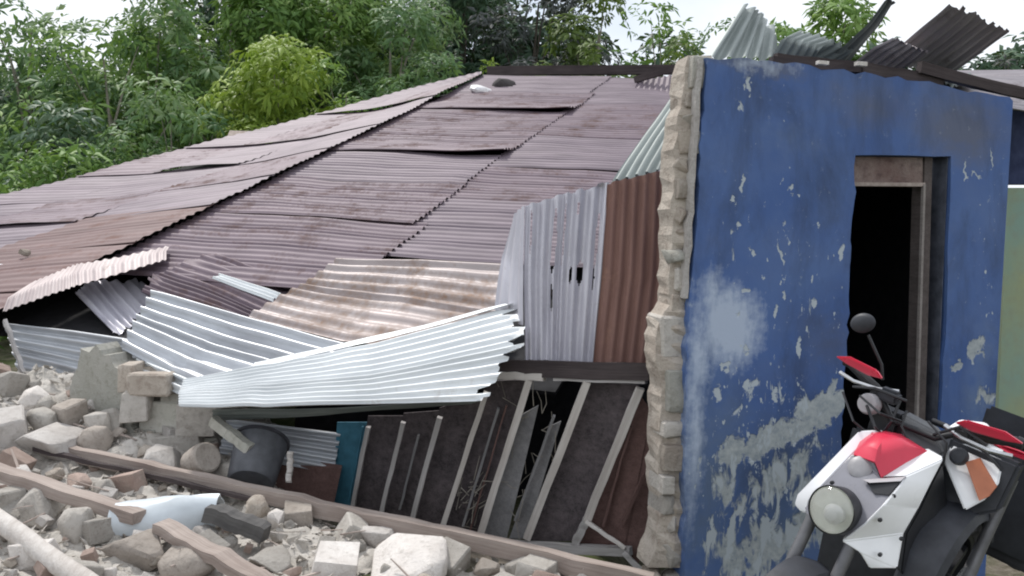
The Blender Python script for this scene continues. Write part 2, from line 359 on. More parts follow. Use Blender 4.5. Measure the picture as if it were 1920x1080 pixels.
# small chips, denser towards the bottom where the render shows
chipd = addall([blob(1440,980,320,330,0,amt=.85), blob(1440,760,260,200,0,amt=.55), blob(1480,560,240,330,0,amt=.36), blob(1840,360,60,120,0,amt=.42), blob(1395,170,22,60,0,amt=1.0), blob(1830,760,70,200,0,amt=.5)])
cmask = n.ramp(n.math('ADD', nm, n.math('MULTIPLY', chipd, .34)), (.745, 0.), (.79, 1.))
spots = addall([blob(x, y, rx*.72, ry*.8, an, amt=3) for x, y, rx, ry, an in ((1399,545,15,7,.3),(1528,567,9,17,0),(1381,422,7,9,.5),(1484,352,7,12,0),(1497,366,5,6,0),(1500,650,6,28,.0),(1411,470,5,12,0),(1466,480,5,36,.1),(1390,350,5,26,0),(1404,160,7,26,0),(1397,655,8,9,0),(1578,470,7,24,-.1),(1372,376,8,5,0),(1452,590,7,14,0),(1470,550,6,12,0),(1355,690,18,8,.8),(1345,740,14,22,.2),(1455,740,10,14,.3),(1405,720,8,16,0),(1830,330,22,3,0),(1811,320,3,36,0),(1860,300,3,30,0))])
cf_ = n.noise(n.vec('Object', (1, 1, .5), False), 34, 4, .6)
cm2 = n.ramp(n.math('ADD', cf_, n.math('MULTIPLY', addall([blob(1440,820,260,220,0,amt=.8), blob(1480,520,260,330,0,amt=.45), blob(1850,560,70,330,0,amt=.55), blob(1400,140,120,60,0,amt=.4)]), .22)), (.735, 0.), (.775, 1.))
smask = n.ramp(n.math('ADD', spots, n.math('MULTIPLY', n.math('SUBTRACT', nf, .5), 2.2)), (.3, 0.), (1.2, 1.))
col = n.mix(bmask, blue, plaster); col = n.mix(n.math('MAXIMUM', n.math('MAXIMUM', cmask, cm2), smask), col, (.43,.48,.52))
allm = n.math('MAXIMUM', n.math('MAXIMUM', bmask, cmask), smask)
n.bump(n.math('SUBTRACT', n.math('MULTIPLY', nf, .35), allm), .5, .008)
M['blue'] = n.set(col, n.mix(allm, (.62,)*3, (.95,)*3), 0, .35)
fw = mb.build('front_wall', M['blue'], house)

# broken wall end: a rough core and separate stones that stick out of it
def rock_mesh(name, sx, sy, sz, k=16, seed=0, boxy=.5, bev=.012):
    rr = random.Random(seed); bm = bmesh.new(); pts = []
    for i in range(k):
        d = V(rr.gauss(0,1), rr.gauss(0,1), rr.gauss(0,1)).normalized()
        m_ = max(abs(d.x), abs(d.y), abs(d.z)); d = lerp(d, d/m_*.86, boxy)*rr.uniform(.9, 1.05)
        pts.append(d)
    if boxy > .6:
        for x in (-1,1):
            for y in (-1,1):
                for z in (-1,1): pts.append(V(x,y,z)*rr.uniform(.72,.9))
    for p in pts: bm.verts.new((p.x*sx/2, p.y*sy/2, p.z*sz/2))
    r = bmesh.ops.convex_hull(bm, input=bm.verts[:])
    bmesh.ops.delete(bm, geom=[g for g in r['geom_interior'] if isinstance(g, bmesh.types.BMVert)], context='VERTS')
    bmesh.ops.dissolve_limit(bm, angle_limit=.16, verts=bm.verts[:], edges=bm.edges[:])
    bmesh.ops.bevel(bm, geom=bm.edges[:], offset=min(bev, .12*min(sx,sy,sz)), segments=1, affect='EDGES', clamp_overlap=True)
    bmesh.ops.triangulate(bm, faces=[f for f in bm.faces if len(f.verts) > 4])
    bmesh.ops.recalc_face_normals(bm, faces=bm.faces)
    me = bpy.data.meshes.new(name); bm.to_mesh(me); bm.free(); me.shade_smooth(); me.set_sharp_from_angle(angle=R_(28)); return me
def rock(name, c, size, mat, rot=(0,0,0), parent=None, seed=0, boxy=.5, k=16):
    me = rock_mesh(name, *size, k=k, seed=seed, boxy=boxy)
    from mathutils import Euler
    me.transform(Matrix.Translation(Vector(c)) @ Euler(rot).to_matrix().to_4x4())
    if parent is not None: return link(name, me, mat, parent)
    return link(name, me, mat, base=(c[0], c[1], c[2]-size[2]/2))
lb = [(1281,104),(1272,165),(1256,260),(1252,320),(1247,440),(1246,575),(1224,592),(1219,680),(1228,720),(1230,790),(1224,870),(1230,960),(1206,1068)]
rb = [(1324,104),(1320,165),(1314,260),(1311,320),(1303,440),(1292,575),(1288,592),(1285,680),(1284,720),(1283,790),(1282,870),(1282,960),(1284,1068)]
def edge(tab, y):
    for (x0, y0), (x1, y1) in zip(tab[:-1], tab[1:]):
        if y <= y1: return lerp(x0, x1, (y-y0)/(y1-y0))
    return tab[-1][0]
def end_p(px, py, d): # point on the plane parallel to the wall, d behind its face
    return hit(px, py, W0-WN*d, WN)
def wall_stone(y0, y1, x0=None, x1=None, mat='stone', seed=0, d=.10, nm='stone', boxy=.8):
    ym = (y0+y1)/2; a = edge(lb, ym) if x0 is None else x0; b = (edge(rb, ym)+8) if x1 is None else x1
    p, q = end_p(a, ym, d), end_p(b, ym, d); w_ = (q-p).length; h_ = (end_p(a, y0, d)-end_p(a, y1, d)).length
    return rock(nm, (p+q)/2, (w_*1.0, .24, h_*.95), M[mat], (random.uniform(-.04,.04), random.uniform(-.05,.05), WA+random.uniform(-.05,.05)), house, seed, boxy, 26)
pe = rough_line([wuv(x-3, y) for x, y in ((1322,112),(1317,200),(1309,330),(1302,440),(1294,560))], .06, .006, 12)
pq = [(u-.022-.012*abs(mnoise.noise(V(z*9,0,0))), z) for u, z in reversed(pe)]
MB().slab([wp(u, z, .006) for u, z in pe+pq], -WN*.05).build('plaster_edge', M['stone_white'], house)
core = MB(); ys = list(range(104, 1072, 16)); rws = []
for y in ys:
    a, b = edge(lb, y)+6, edge(rb, y)+10
    p0, p1 = end_p(a+5, y, .09), end_p(b, y, .05); q0, q1 = p0-WN*.16, p1-WN*.10
    rws.append([p0+V(random.uniform(-.012,.012),0,0), lerp(p0,p1,.5)+WN*random.uniform(-.01,.035), p1, q1, q0+V(random.uniform(-.012,.012),0,0)])
cv = [p for r in rws for p in r]; cf = [(i*5+k, i*5+(k+1) % 5, (i+1)*5+(k+1) % 5, (i+1)*5+k) for i in range(len(rws)-1) for k in range(5)]
cf += [(4,3,2,1,0), tuple((len(rws)-1)*5+k for k in range(5))]
core.add(cv, cf).build('mortar_core', M['coral'], house)
wall_stone(103, 180, 1279, 1323, 'cap', 1, .13, 'concrete_cap', .9)
rr_ = random.Random(21); y = 178; k = 0
while y < 1075:
    if y < 580: h_ = rr_.uniform(26, 52)
    else: h_ = rr_.choice((38, 64, 90)) if y > 690 else 98
    y1 = y+h_; a, b = edge(lb, y+h_/2), edge(rb, y+h_/2)+6
    mts = ('coral','stone','coral','cap') if y < 580 else ('stone','moss','stone','coral')
    if rr_.random() < .45 and h_ < 80:
        m_ = lerp(a, b, rr_.uniform(.38, .62)); sp = [(a, m_+2), (m_-2, b)]
    else: sp = [(a, b)]
    for x0, x1 in sp:
        wall_stone(y-2+rr_.uniform(-3,3), y1+2+rr_.uniform(-3,3), x0+rr_.uniform(-3,5), x1, mts[k % 4], 40+k, .14+rr_.uniform(-.03,.025), boxy=rr_.uniform(.35,.8)); k += 1
    y = y1
# interior of the room behind the door
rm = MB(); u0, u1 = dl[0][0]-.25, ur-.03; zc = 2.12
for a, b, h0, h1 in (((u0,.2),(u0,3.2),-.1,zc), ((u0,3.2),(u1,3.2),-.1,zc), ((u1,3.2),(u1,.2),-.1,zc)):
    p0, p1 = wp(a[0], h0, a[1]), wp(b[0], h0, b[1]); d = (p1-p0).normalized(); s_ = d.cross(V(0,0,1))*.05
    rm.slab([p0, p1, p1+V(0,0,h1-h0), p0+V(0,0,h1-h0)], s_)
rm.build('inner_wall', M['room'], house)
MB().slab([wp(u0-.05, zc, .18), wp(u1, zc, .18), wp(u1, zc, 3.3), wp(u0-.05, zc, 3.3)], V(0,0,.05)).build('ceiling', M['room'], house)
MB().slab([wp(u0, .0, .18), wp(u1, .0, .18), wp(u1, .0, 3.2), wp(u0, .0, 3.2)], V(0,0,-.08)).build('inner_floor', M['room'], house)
MB().slab([wp(dr[0][0]-.006, dr[0][1], .02), wp(dr[2][0]-.006, dr[2][1], .02), wp(dr[2][0]-.006, dr[2][1], TH), wp(dr[0][0]-.006, dr[0][1], TH)], WD*.005).build('reveal_lining', m_plain('grey blue shaded lining', (.085,.095,.125), .9, vary=.4), house)  # lining over the blue reveal, its shade put into the grey blue
# door frame: transom board, post with reveal, thin pale stop
df = MB(); a, b = wuv(1606, 292), wuv(1742, 294); c, d = wuv(1742, 342), wuv(1604, 342)
MB().slab([wp(*a, .05), wp(*b, .05), wp(*c, .05), wp(*d, .05)], -WN*.04).build('transom_board', m_stone('stained transom wood', (.26,.21,.19), (.15,.10,.09), (.06,.04,.04)), house)
a, b, c, d = wuv(1604, 341), wuv(1742, 342), wuv(1742, 349), wuv(1604, 348)
MB().slab([wp(*a, .03), wp(*b, .03), wp(*c, .03), wp(*d, .03)], -WN*.07).build('door_head', M['wood'], house)
a, b = wuv(1744, 293), wuv(1780, 293); c, d = wuv(1764, 900), wuv(1727, 900)
MB().slab([wp(*a, .04), wp(a[0]+.05, a[1], .04), wp(d[0]+.05, d[1], .04), wp(*d, .04)], -WN*.10).build('door_post', m_wood('dim brown post', (.06,.05,.047), (.13,.11,.105)), house)
a, d = wuv(1738, 345), wuv(1721, 900)
MB().slab([wp(*a, .025), wp(a[0]+.014, a[1], .025), wp(d[0]+.014, d[1], .025), wp(*d, .025)], -WN*.02).build('door_stop', m_wood('dim stop timber', (.17,.15,.14), (.30,.275,.26)), house)
a, b = wuv(1750, 350), wuv(1782, 350); c, d = wuv(1764, 900), wuv(1731, 900)
MB().slab([wp(*a, .142), wp(b[0]+.1, b[1], .142), wp(c[0]+.1, c[1], .142), wp(*d, .142)], -WN*.02).build('door_lining', m_plain('grey brown lining', (.10,.095,.10), .9), house)
# wall-top timbers and the sloping dark roof on the right
MB().beam(wp(*wuv(1455,112), .06), wp(*wuv(1660,128), .06), .05, .05).build('wall_plate', M['wood_dark'], house)
MB().beam(wp(*wuv(1625,126), .05), wp(*wuv(1775,150), .05), .06, .06).build('wall_plate', M['wood_dark'], house)
MB().beam(wp(*wuv(1480,100), .14), wp(*wuv(1625,118), .10), .05, .05).build('rafter', M['wood_dark'], house)
corr('roof_sheet', [[at(1735,165,5.25), at(1745,136,7.4)], [at(1985,222,5.7), at(2000,128,7.8)]], 24, .012, M['dark_iron'], house, seed=3, rag0=.01)
MB().beam(wp(ur-.62, top[-1][1]+.12, .02), wp(ur+.5, top[-1][1]-.02, .02), .04, .06).build('fascia', M['wood_dark'], house)
for px, py, w_, h_ in ((1542,118,20,6),(1614,120,20,7)):
    p = hit(px, py, W0+WN*.02, WN); MB().box(p, w_*.0031, .03, h_*.0031, Matrix.Rotation(WA, 3, 'Z')).build('pale_chip', M['stone_white'], house)

# green wall of the next house
n = NT('lime green paint'); v = n.vec(); f = n.noise(v, 1.7, 5); g = n.noise(v, 16, 5)
n.bump(g, .2, .004); M['green'] = n.set(n.mix(n.ramp(g, (.45, 0.), (.8, .5)), n.ramp(f, (.35, (.24,.36,.30)), (.62, (.33,.37,.21))), (.27,.28,.20)), .8)
gw = thing('green_wall', 'pale green painted wall at the edge of the blue house', 'wall', at(1930, 900, 6.4))
gp = [at(1890,352,6.3), at(2150,352,6.5), at(2150,1000,6.5), at(1862,1000,6.3)]
MB().slab(gp, V(0,.14,0)).build('wall_panel', M['green'], gw)
MB().slab([at(1880,190,6.35), at(2150,200,6.55), at(2150,345,6.55), at(1880,345,6.35)], V(0,.12,0)).build('upper_board', M['dark_blue'], gw)

# ------------------------------------------------------------------ collapsed purple roof
A = V(-4.0, 7.0, 1.07); B = V(-.5, 16, 4.7); A = at(5, 590, 7.0); B = at(905, 146, 16.0)
rib = V(.955, -.275, -.03).normalized()
roof = thing('collapsed_roof', 'big faded purple brown corrugated iron roof, fallen in and sloping down to the rubble', 'roof', (-1.5, 10, 0))
rd = (B-A); RL = rd.length; rdn = rd.normalized(); rn = rdn.cross(rib).normalized()
if rn.z < 0: rn = -rn
NR = 12; rw = 1.0/NR
lift = {5: .10, 8: .09, 2: .03}
def rsheet(t0, t1, c0, c1, ex, mat, lf, nl=12, seed=0):
    """a panel from t0 to t1 along the ridge, c0..c1 metres along the ribs; its near edge is lifted by lf"""
    t1 += .008; rows = []
    for k in range(5):
        c = lerp(c0, c1, k/4); q0 = A+rd*t0+rib*c+rn*(.004+ex+lf*(.15+.85*k/4)); q1 = A+rd*t1+rib*c+rn*ex; tm = min(.9, .35/((t1-t0)*RL))
        rows.append([q0, lerp(A+rd*t0+rib*c+rn*ex, q1, .25)+rn*lf*.25, lerp(A+rd*t0+rib*c+rn*ex, q1, .5), lerp(A+rd*t0+rib*c+rn*ex, q1, .75), q1])
    n_ = max(4, int(round((t1-t0)*100)))
    return corr('roof_sheet', rows, n_, .0145, M[mat], roof, nl=nl, seed=seed, rag1=.006, dent=.006, wob=.002, shared=.03)
tb = [.085, .246, .372, .486, .61, .73, .86, 1.0]
for i in range(len(tb)-1):
    rsheet(tb[i], tb[i+1], -.02, 2.35+random.uniform(-.08,.10), .02, ('roof','roof','roof2','roof')[i % 4], {.486: .10, .73: .10, .246: .03}.get(tb[i], .0), seed=i+1)
tb = [.17, .33, .45, .60, .80, 1.0]
for i in range(len(tb)-1):
    rsheet(tb[i], tb[i+1], 2.22, 4.62, 0.0, ('roof2','roof')[i % 2], {.45: .03, .60: .02}.get(tb[i], 0.), seed=i+40)
# left slope of the same roof: from the ridge to the far eave
E0 = at(0, 384, 11.0); E1 = at(903, 142, 17.0)
E0b = E0+(E0-A)*.0; ed = E1-E0
def eave(t): return E0+ed*(t-.5*math.sqrt(max(0, 1-t)))
lt = [-.09, .03, .14, .25, .36, .48, .61, .79, 1.0]
for i in range(len(lt)-1):
    t0, t1 = lt[i]-.004, min(1, lt[i+1]+.008)
    a0, a1 = A+rd*t0, A+rd*t1; e0, e1 = eave(t0), eave(t1); up = rn
    for c, (s0, s1) in enumerate(((0., .36), (.345, .70), (.69, 1.01))):
        rows = []
        for k in range(4):
            s = lerp(s0, s1, k/3); q0 = lerp(a0, e0, s); q1 = lerp(a1, e1, s)
            if s == 0:
                d0, d1 = (e0-a0).normalized(), (e1-a1).normalized(); q0 = q0-d0*.08; q1 = q1-d1*.08
            lf = (.06 if (i, c) in ((3,1),(5,1)) else .0)*math.sin(math.pi*(k+.5)/4)
            sag = -.10*math.sin(math.pi*s)*math.sin(math.pi*min(1, max(0, (t0+t1)/2)))
            rows.append([q0+up*(.105+lf+sag), lerp(q0,q1,.5)+up*(.10+sag), q1+up*(.095+sag)])
        corr('roof_sheet', rows, int(round((t1-t0)*80)), .007, M[('roof2','roof','roof2')[(i+c) % 3] if i+c > 2 else 'roof3'], roof, nl=9, seed=i*3+c+90, rag0=.008, dent=.004, wob=.002, shared=.03)
MB().slab([A-rn*.16-rib*.1, A+rib*4.5-rn*.16, B+rib*4.5-rn*.16, B-rn*.16-rib*.1], -rn*.03).build('dark_gap_backing', M['room'], roof)  # added dark backing under the sheets, stops sky leaks and blackens gaps
MB().slab([A-rn*.16, B-rn*.16, E1-rn*.16, eave(0)-rn*.16], -rn*.03).build('dark_gap_backing', M['room'], roof)
# far edge: dark beam and fascia, some rafters below
Cc = at(1282, 143, 15.0)
MB().beam(B+rn*.10+rdn*.25+V(0,0,-.02), Cc+rdn*.3+V(0,0,.06), .08, .16).build('ridge_beam', M['wood_dark'], roof)
MB().beam(at(1190,150,14.6), at(1284,122,14.2), .05, .10).build('rafter', M['wood_dark'], roof)
corr('loose_roof_sheet', [[at(1195,152,14.6), at(1290,136,14.6)], [at(1182,190,14.2), at(1290,170,14.0)]], 9, .014, M['roof2'], roof, seed=5)
for t in (.15, .4, .65, .9):
    MB().beam(A+rd*t-rn*.12, A+rd*t+rib*4.5-rn*.12, .05, .09).build('purlin', M['wood_dark'], roof)
    MB().beam(A+rd*t-rn*.12, eave(t)-rn*.12, .05, .09).build('purlin', M['wood_dark'], roof)
# folded ridge cap at the near end
capc = [[at(4,584,6.75), at(14,560,6.85), at(50,538,7.15)], [at(141,537,7.0), at(140,512,7.15), at(150,494,7.6)], [at(312,486,7.7), at(312,470,7.85), at(318,460,8.1)]]
capT = [[capc[r][c] for r in range(3)] for c in range(3)]
corr('ridge_cap', capT, 22, .007, m_metal('chalky pinkish cap iron', (.60,.53,.52), (.44,.37,.37), (.28,.19,.15), .58, .8, .1, .6), roof, nl=8, seed=6)
# pale edge strip and lowest torn sheets
corr('edge_strip', [[at(-40,492,8.2), at(-40,500,8.15)], [at(125,508,7.8), at(125,516,7.75)]], 1, .004, M['white_zinc'], roof, seed=7)
corr('torn_roof_sheet', [[at(-60,500,8.1), at(-60,590,7.2)], [at(130,512,7.75), at(60,552,7.2)]], 8, .012, M['roof3'], roof, seed=8)
corr('torn_roof_sheet', [[at(138,548,7.3), at(180,522,7.6), at(268,528,7.8)], [at(215,625,6.9), at(260,610,7.1), at(345,600,7.3)]], 8, .018, M['grey_zinc'], roof, seed=9, rag0=.03, rag1=.05)
corr('torn_roof_sheet', [[at(262,545,7.3), at(300,510,7.55), at(392,474,7.9)], [at(500,640,6.8), at(520,600,7.0), at(585,535,7.4)]], 12, .016, M['roof'], roof, seed=10, rag0=.02, rag1=.03, dent=.05)
corr('torn_roof_sheet', [[at(395,522,6.95), at(412,514,7.0)], [at(515,568,6.75), at(530,552,6.85)]], 3, .012, M['white_zinc'], roof, seed=11, rag0=.05, rag1=.05)

# ------------------------------------------------------------------ loose corrugated sheets in front
def sheet(name, label, ctrl, n, amp, mat, **k): return corr(name, ctrl, n, amp, M[mat], tagd=(label, 'metal sheet', 'loose corrugated iron sheets'), **k)
sheet('corrugated_sheet', 'half rusted beige corrugated sheet lying on the lower edge of the purple roof',
      [[at(632,484,7.2), at(560,535,6.85), at(462,592,6.5)], [at(790,490,7.1), at(740,560,6.7), at(640,640,6.2)], [at(948,494,6.9), at(930,590,6.4), at(860,668,5.9)]], 9, .016, 'rust_zinc', seed=21, dent=.02, wob=.008, nl=20)
sheet('corrugated_sheet', 'silver corrugated sheet with deep ribs lying left of the white folded sheet',
      [[at(285,545,6.7), at(255,595,6.5), at(225,650,6.25)], [at(440,590,6.5), at(390,650,6.25), at(310,700,6.0)], [at(668,652,6.1), at(560,700,5.9), at(400,738,5.7)]], 7, .026, 'zinc', seed=22, dent=.02, wob=.010, nl=20)
sheet('corrugated_sheet', 'pale blue grey corrugated sheet at the left behind the broken wall stump',
      [[at(5,604,6.9), at(20,650,6.75), at(40,720,6.6)], [at(140,620,6.7), at(150,680,6.6), at(150,750,6.5)], [at(272,640,6.45), at(268,690,6.4), at(250,745,6.3)]], 7, .02, 'zinc', seed=23, dent=.02)
sheet('corrugated_sheet', 'narrow silver strip of corrugated iron poking out beside the stump',
      [[at(262,672,6.2), at(258,700,6.15)], [at(378,720,5.85), at(352,748,5.8)]], 2, .022, 'white_zinc', seed=24)
# the white folded one: ribs run left to right, upper flap folded back, right end torn
ctrl = []
for (u_, m_, l_, yU, yM, yL) in (((345,712),(335,735),(335,760),5.75,5.6,5.45), ((520,682),(500,722),(490,762),5.65,5.45,5.3), ((700,645),(690,705),(690,758),5.6,5.3,5.15), ((960,576),(975,645),(898,752),5.55,5.15,4.95)):
    ctrl.append([at(*u_, yU), at(*m_, yM), at(*l_, yL)])
sheet('corrugated_sheet', 'bright white folded corrugated sheet with a jagged right end hanging over the dark frame', ctrl, 12, .0135, 'white_zinc', seed=25, rag1=.04, dent=.022, wob=.010, nl=36)
sheet('corrugated_sheet', 'thin pale strip bent along the top edge of the white folded sheet',
      [[at(470,690,5.75), at(480,680,5.85)], [at(700,640,5.65), at(700,630,5.75)], [at(965,570,5.5), at(940,575,5.65)]], 1, .008, 'white_zinc', seed=26, nl=16)
corr('corrugated_sheet', [[at(398,768,5.55), at(400,790,5.75)], [at(640,764,5.3), at(600,778,5.6)], [at(900,752,5.0), at(880,758,5.3)]], 3, .01, M['dull_green_iron'], seed=27,
     tagd=('dull grey flap of iron under the front edge of the white folded sheet', 'metal sheet', 'loose corrugated iron sheets'))
# wall of upright sheets
def slit(u, v):
    for (cu, v0, v1, ru) in ((.375,.08,.50,.040),(.375,.56,.72,.03),(.52,.06,.46,.018),(.74,.40,.58,.045),(.645,.43,.56,.032),(.885,.14,.64,.018),(.10,.05,.34,.016),(.67,.10,.17,.03)):
        t = (v-v0)/(v1-v0)
        if 0 < t < 1:
            w_ = ru*(.75+.5*mnoise.noise(V(u*2, v*6, cu*40)))*min(1, 5*t, 5*(1-t))
            if abs(u-cu-.008*math.sin(v*9)) < w_: return True
    return False
sheet('corrugated_sheet', 'pale grey upright corrugated sheet with dark torn slits beside the rusty one',
      [[at(984,384,5.45), at(1060,362,5.4), at(1142,342,5.35)], [at(982,520,5.4), at(1050,515,5.36), at(1130,510,5.32)], [at(985,674,5.35), at(1045,678,5.32), at(1114,684,5.28)]], 7, .016, 'grey_zinc', seed=28, nl=60, seg=12, hole=slit, rag0=.012, rag1=.008)
sheet('corrugated_sheet', 'narrow pale edge of iron bent back at the left of the upright sheets',
      [[at(962,405,5.75), at(985,386,5.46)], [at(940,480,5.85), at(982,500,5.42)], [at(924,580,5.8), at(980,610,5.38)]], 3, .014, 'grey_zinc', seed=29, nl=14)
sheet('corrugated_sheet', 'rusty brown upright corrugated sheet between the pale sheet and the broken wall end',
      [[at(1138,344,5.33), at(1255,316,5.25)], [at(1128,520,5.3), at(1248,520,5.2)], [at(1112,684,5.26), at(1226,690,5.15)]], 6, .013, 'rust', seed=30, nl=20, rag0=.008)
sheet('corrugated_sheet', 'greenish silver sheet with diagonal ribs leaning behind the broken wall end',
      [[at(1272,160,6.2), at(1330,190,5.6)], [at(1146,344,5.7), at(1262,318,5.3)]], 6, .026, 'green_zinc', seed=31)
sheet('corrugated_sheet', 'greenish silver sheet standing up on the left corner of the blue wall',
      [[at(1326,112,5.2), at(1400,112,5.3), at(1458,112,5.4)], [at(1396,6,5.6), at(1425,28,5.7), at(1456,58,5.75)]], 5, .024, 'green_zinc', seed=32, rag1=.03)
sheet('corrugated_sheet', 'dark corrugated sheet tilted up against the sky on top of the blue wall',
      [[at(1655,110,5.7), at(1775,146,6.0)], [at(1780,4,5.1), at(1893,58,5.4)]], 8, .010, 'dark_iron', seed=33, rag1=.03)
sheet('corrugated_sheet', 'narrow dull green strip of iron sticking up left of the dark tilted sheet',
      [[at(1548,122,5.6), at(1590,122,5.7)], [at(1625,50,5.35), at(1652,50,5.45)], [at(1664,-4,5.2), at(1678,2,5.25)]], 2, .014, 'dull_green_iron', seed=34, rag1=.03)
sheet('corrugated_sheet', 'crumpled grey scrap of iron lying along the broken wall top',
      [[at(1500,112,5.5), at(1560,122,5.6)], [at(1560,75,5.45), at(1600,95,5.55)]], 3, .014, 'dull_green_iron', seed=35, rag1=.08, dent=.06)
sheet('corrugated_sheet', 'short bent grey sheet lying against the greenish sheet on the wall corner',
      [[at(1448,112,5.35), at(1520,120,5.5)], [at(1470,70,5.3), at(1535,92,5.4)], [at(1500,58,5.5), at(1570,84,5.6)]], 5, .014, 'green_zinc', seed=37, rag1=.05, dent=.05)
sheet('corrugated_sheet', 'bent purple grey sheet lying low between the narrow strip and the dark tilted sheet',
      [[at(1590,128,5.6), at(1672,142,5.7)], [at(1640,90,5.35), at(1716,112,5.5)], [at(1676,72,5.3), at(1740,96,5.4)]], 6, .013, 'dark_iron', seed=38, rag1=.05, dent=.05)
sheet('corrugated_sheet', 'flat grey sheet end lying on the wall top under the dark tilted sheet',
      [[at(1700,148,5.5), at(1830,166,5.6)], [at(1690,136,6.2), at(1830,140,6.4)]], 8, .013, 'dull_green_iron', seed=39, rag0=.04, dent=.03)
sheet('corrugated_sheet', 'blue grey ribbed sheet in the shade under the white folded sheet',
      [[at(425,785,5.95), at(410,850,5.85)], [at(640,812,5.95), at(625,888,5.9)]], 5, .022, 'zinc', seed=36)

# ------------------------------------------------------------------ leaning stud frame
fr = thing('leaning_wall_frame', 'leaning timber wall frame with pale slanted studs and dark boards, below the upright sheets', 'wall frame', at(940, 1010, 5.35))
def fY(px): return 5.0+(1200-px)/560*.85
def fp(px, py, d=0): return at(px, py, fY(px)+d)
for (x0, y0, x1, y1, wd, m_) in ((690,800,662,950,.022,'wood_grey'),(757,792,714,966,.022,'wood_grey'),(824,782,772,978,.026,'wood_grey'),(912,735,828,994,.026,'wood_pale'),
        (992,712,900,1004,.034,'wood_pale'),(1102,714,988,1010,.036,'wood_pale'),(1200,728,1100,975,.036,'wood_pale'),(1100,975,1078,1018,.034,'wood_grey')):
    MB().beam(fp(x0, y0), fp(x1, y1), wd*1.25, .045, up=V(0,-1,.1), jit=.003).build('stud', M[m_], fr)
for (x0, y0, x1, y1, wd, m_) in ((680,800,655,940,.012,'panel_teal'),(785,815,750,955,.014,'panel_grey'),(935,765,868,985,.014,'panel_grey'),(1040,780,965,975,.014,'panel_grey'),(1182,800,1130,985,.014,'panel_brown'),(1213,880,1165,985,.016,'panel_brown'),(950,760,880,1000,.01,'panel_brown')):
    MB().beam(fp(x0, y0, .03), fp(x1, y1, .03), wd, .03, up=V(0,-1,.1), jit=.003).build('batten', M[m_], fr)
MB().beam(fp(918, 702), fp(1020, 708), .045, .05, up=V(0,-1,.1)).build('top_rail', M['wood_pale'], fr)
MB().beam(fp(1040, 706), fp(1212, 712), .045, .04, up=V(0,-1,.1)).build('top_rail', M['wood_grey'], fr)
MB().beam(fp(925, 690, .02), fp(1218, 698, .0), .10, .05, up=V(0,-1,.1)).build('lintel', M['wood_dark'], fr)
MB().beam(fp(900, 1018), fp(1182, 1034), .05, .06, up=V(0,-1,.1)).build('bottom_rail', M['wood_grey'], fr)
MB().beam(fp(1100, 978, -.04), fp(1172, 1028, -.04), .022, .03, up=V(0,-1,.1)).build('brace', M['wood_pale'], fr)
MB().beam(fp(1168, 1036, -.05), fp(1216, 1084, -.05), .03, .03, up=V(0,-1,.1)).build('brace', M['wood_grey'], fr)
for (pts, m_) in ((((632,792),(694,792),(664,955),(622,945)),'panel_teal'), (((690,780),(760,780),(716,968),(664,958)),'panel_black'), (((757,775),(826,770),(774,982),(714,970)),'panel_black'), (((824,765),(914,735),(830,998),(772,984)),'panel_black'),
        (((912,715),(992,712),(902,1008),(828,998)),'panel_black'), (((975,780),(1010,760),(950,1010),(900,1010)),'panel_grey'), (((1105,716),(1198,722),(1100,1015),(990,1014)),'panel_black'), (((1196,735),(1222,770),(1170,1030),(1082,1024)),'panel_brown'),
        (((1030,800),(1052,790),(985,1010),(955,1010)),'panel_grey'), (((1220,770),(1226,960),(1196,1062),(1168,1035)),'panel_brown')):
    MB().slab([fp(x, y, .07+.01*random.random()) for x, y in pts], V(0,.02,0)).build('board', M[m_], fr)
# black sheet added for the hollow's shade, with tangled twigs and debris
MB().slab([at(560,700,6.75), at(1230,690,6.3), at(1240,1030,6.3), at(540,960,6.75)], V(.02,.05,0)).build('hollow_shade_sheet', M['room'], fr)
tw = MB()
for k in range(34):
    px, py = random.uniform(985,1075), random.uniform(745,1000); px -= (py-745)*.28
    a = fp(px, py, random.uniform(.02,.2)); b = a+V(random.gauss(-.03,.07), random.gauss(0,.03), random.gauss(.02,.14)); tw.tube([a, lerp(a,b,.5)+V(random.gauss(0,.015),0,random.gauss(0,.015)), b], [.004,.003,.002], 4)
for k in range(30):
    px, py = random.uniform(850,905), random.uniform(900,990); a = fp(px, py, random.uniform(-.02,.05)); b = a+V(random.gauss(.04,.05), 0, random.gauss(.06,.06)); tw.tube([a, b], [.004,.002], 4)
tag(tw.build('dry_twigs', m_plain('dry grey twigs', (.24,.22,.19), .9)), kind='stuff')

# ------------------------------------------------------------------ rubble heap
def pile(x, y):
    r = .01+.075*max(0, min(3.2, -.2-x))+.42*max(0, min(.95, y-5.55))*max(0, min(1, (-1.35-x)/.9))
    if y > 6.6: r *= max(0, 1-(y-6.6)/.7)
    if y < 3.6: r *= max(.2, 1-(3.6-y)/1.2)
    if x > .4: r -= .3*min(1, (x-.4)/.5)
    bl = y-(4.66-.368*x)
    if x > -1.7 and bl > 0: r -= .32*min(1, bl/.25)*min(1, (x+1.7)/.5)
    return r
def onpile(px, py, dz=0):
    d = ray(px, py); t = 2.0
    while t < 9:
        p = EYE+d*t
        if p.z < pile(p.x, p.y)+dz: return p
        t += .01
    return EYE+d*6
pv, pf = [], []; nx, ny = 260, 200
for j in range(ny):
    for i in range(nx):
        x = -5.2+i*(6.4/(nx-1)); y = 2.7+j*(4.6/(ny-1)); q = V(x, y, 0)
        pv.append((x, y, pile(x, y)-.03+.06*mnoise.noise(q*3.1)+.045*mnoise.noise(q*8)+.03*mnoise.noise(q*19)))
for j in range(ny-1):
    for i in range(nx-1): pf.append((j*nx+i, j*nx+i+1, (j+1)*nx+i+1, (j+1)*nx+i))
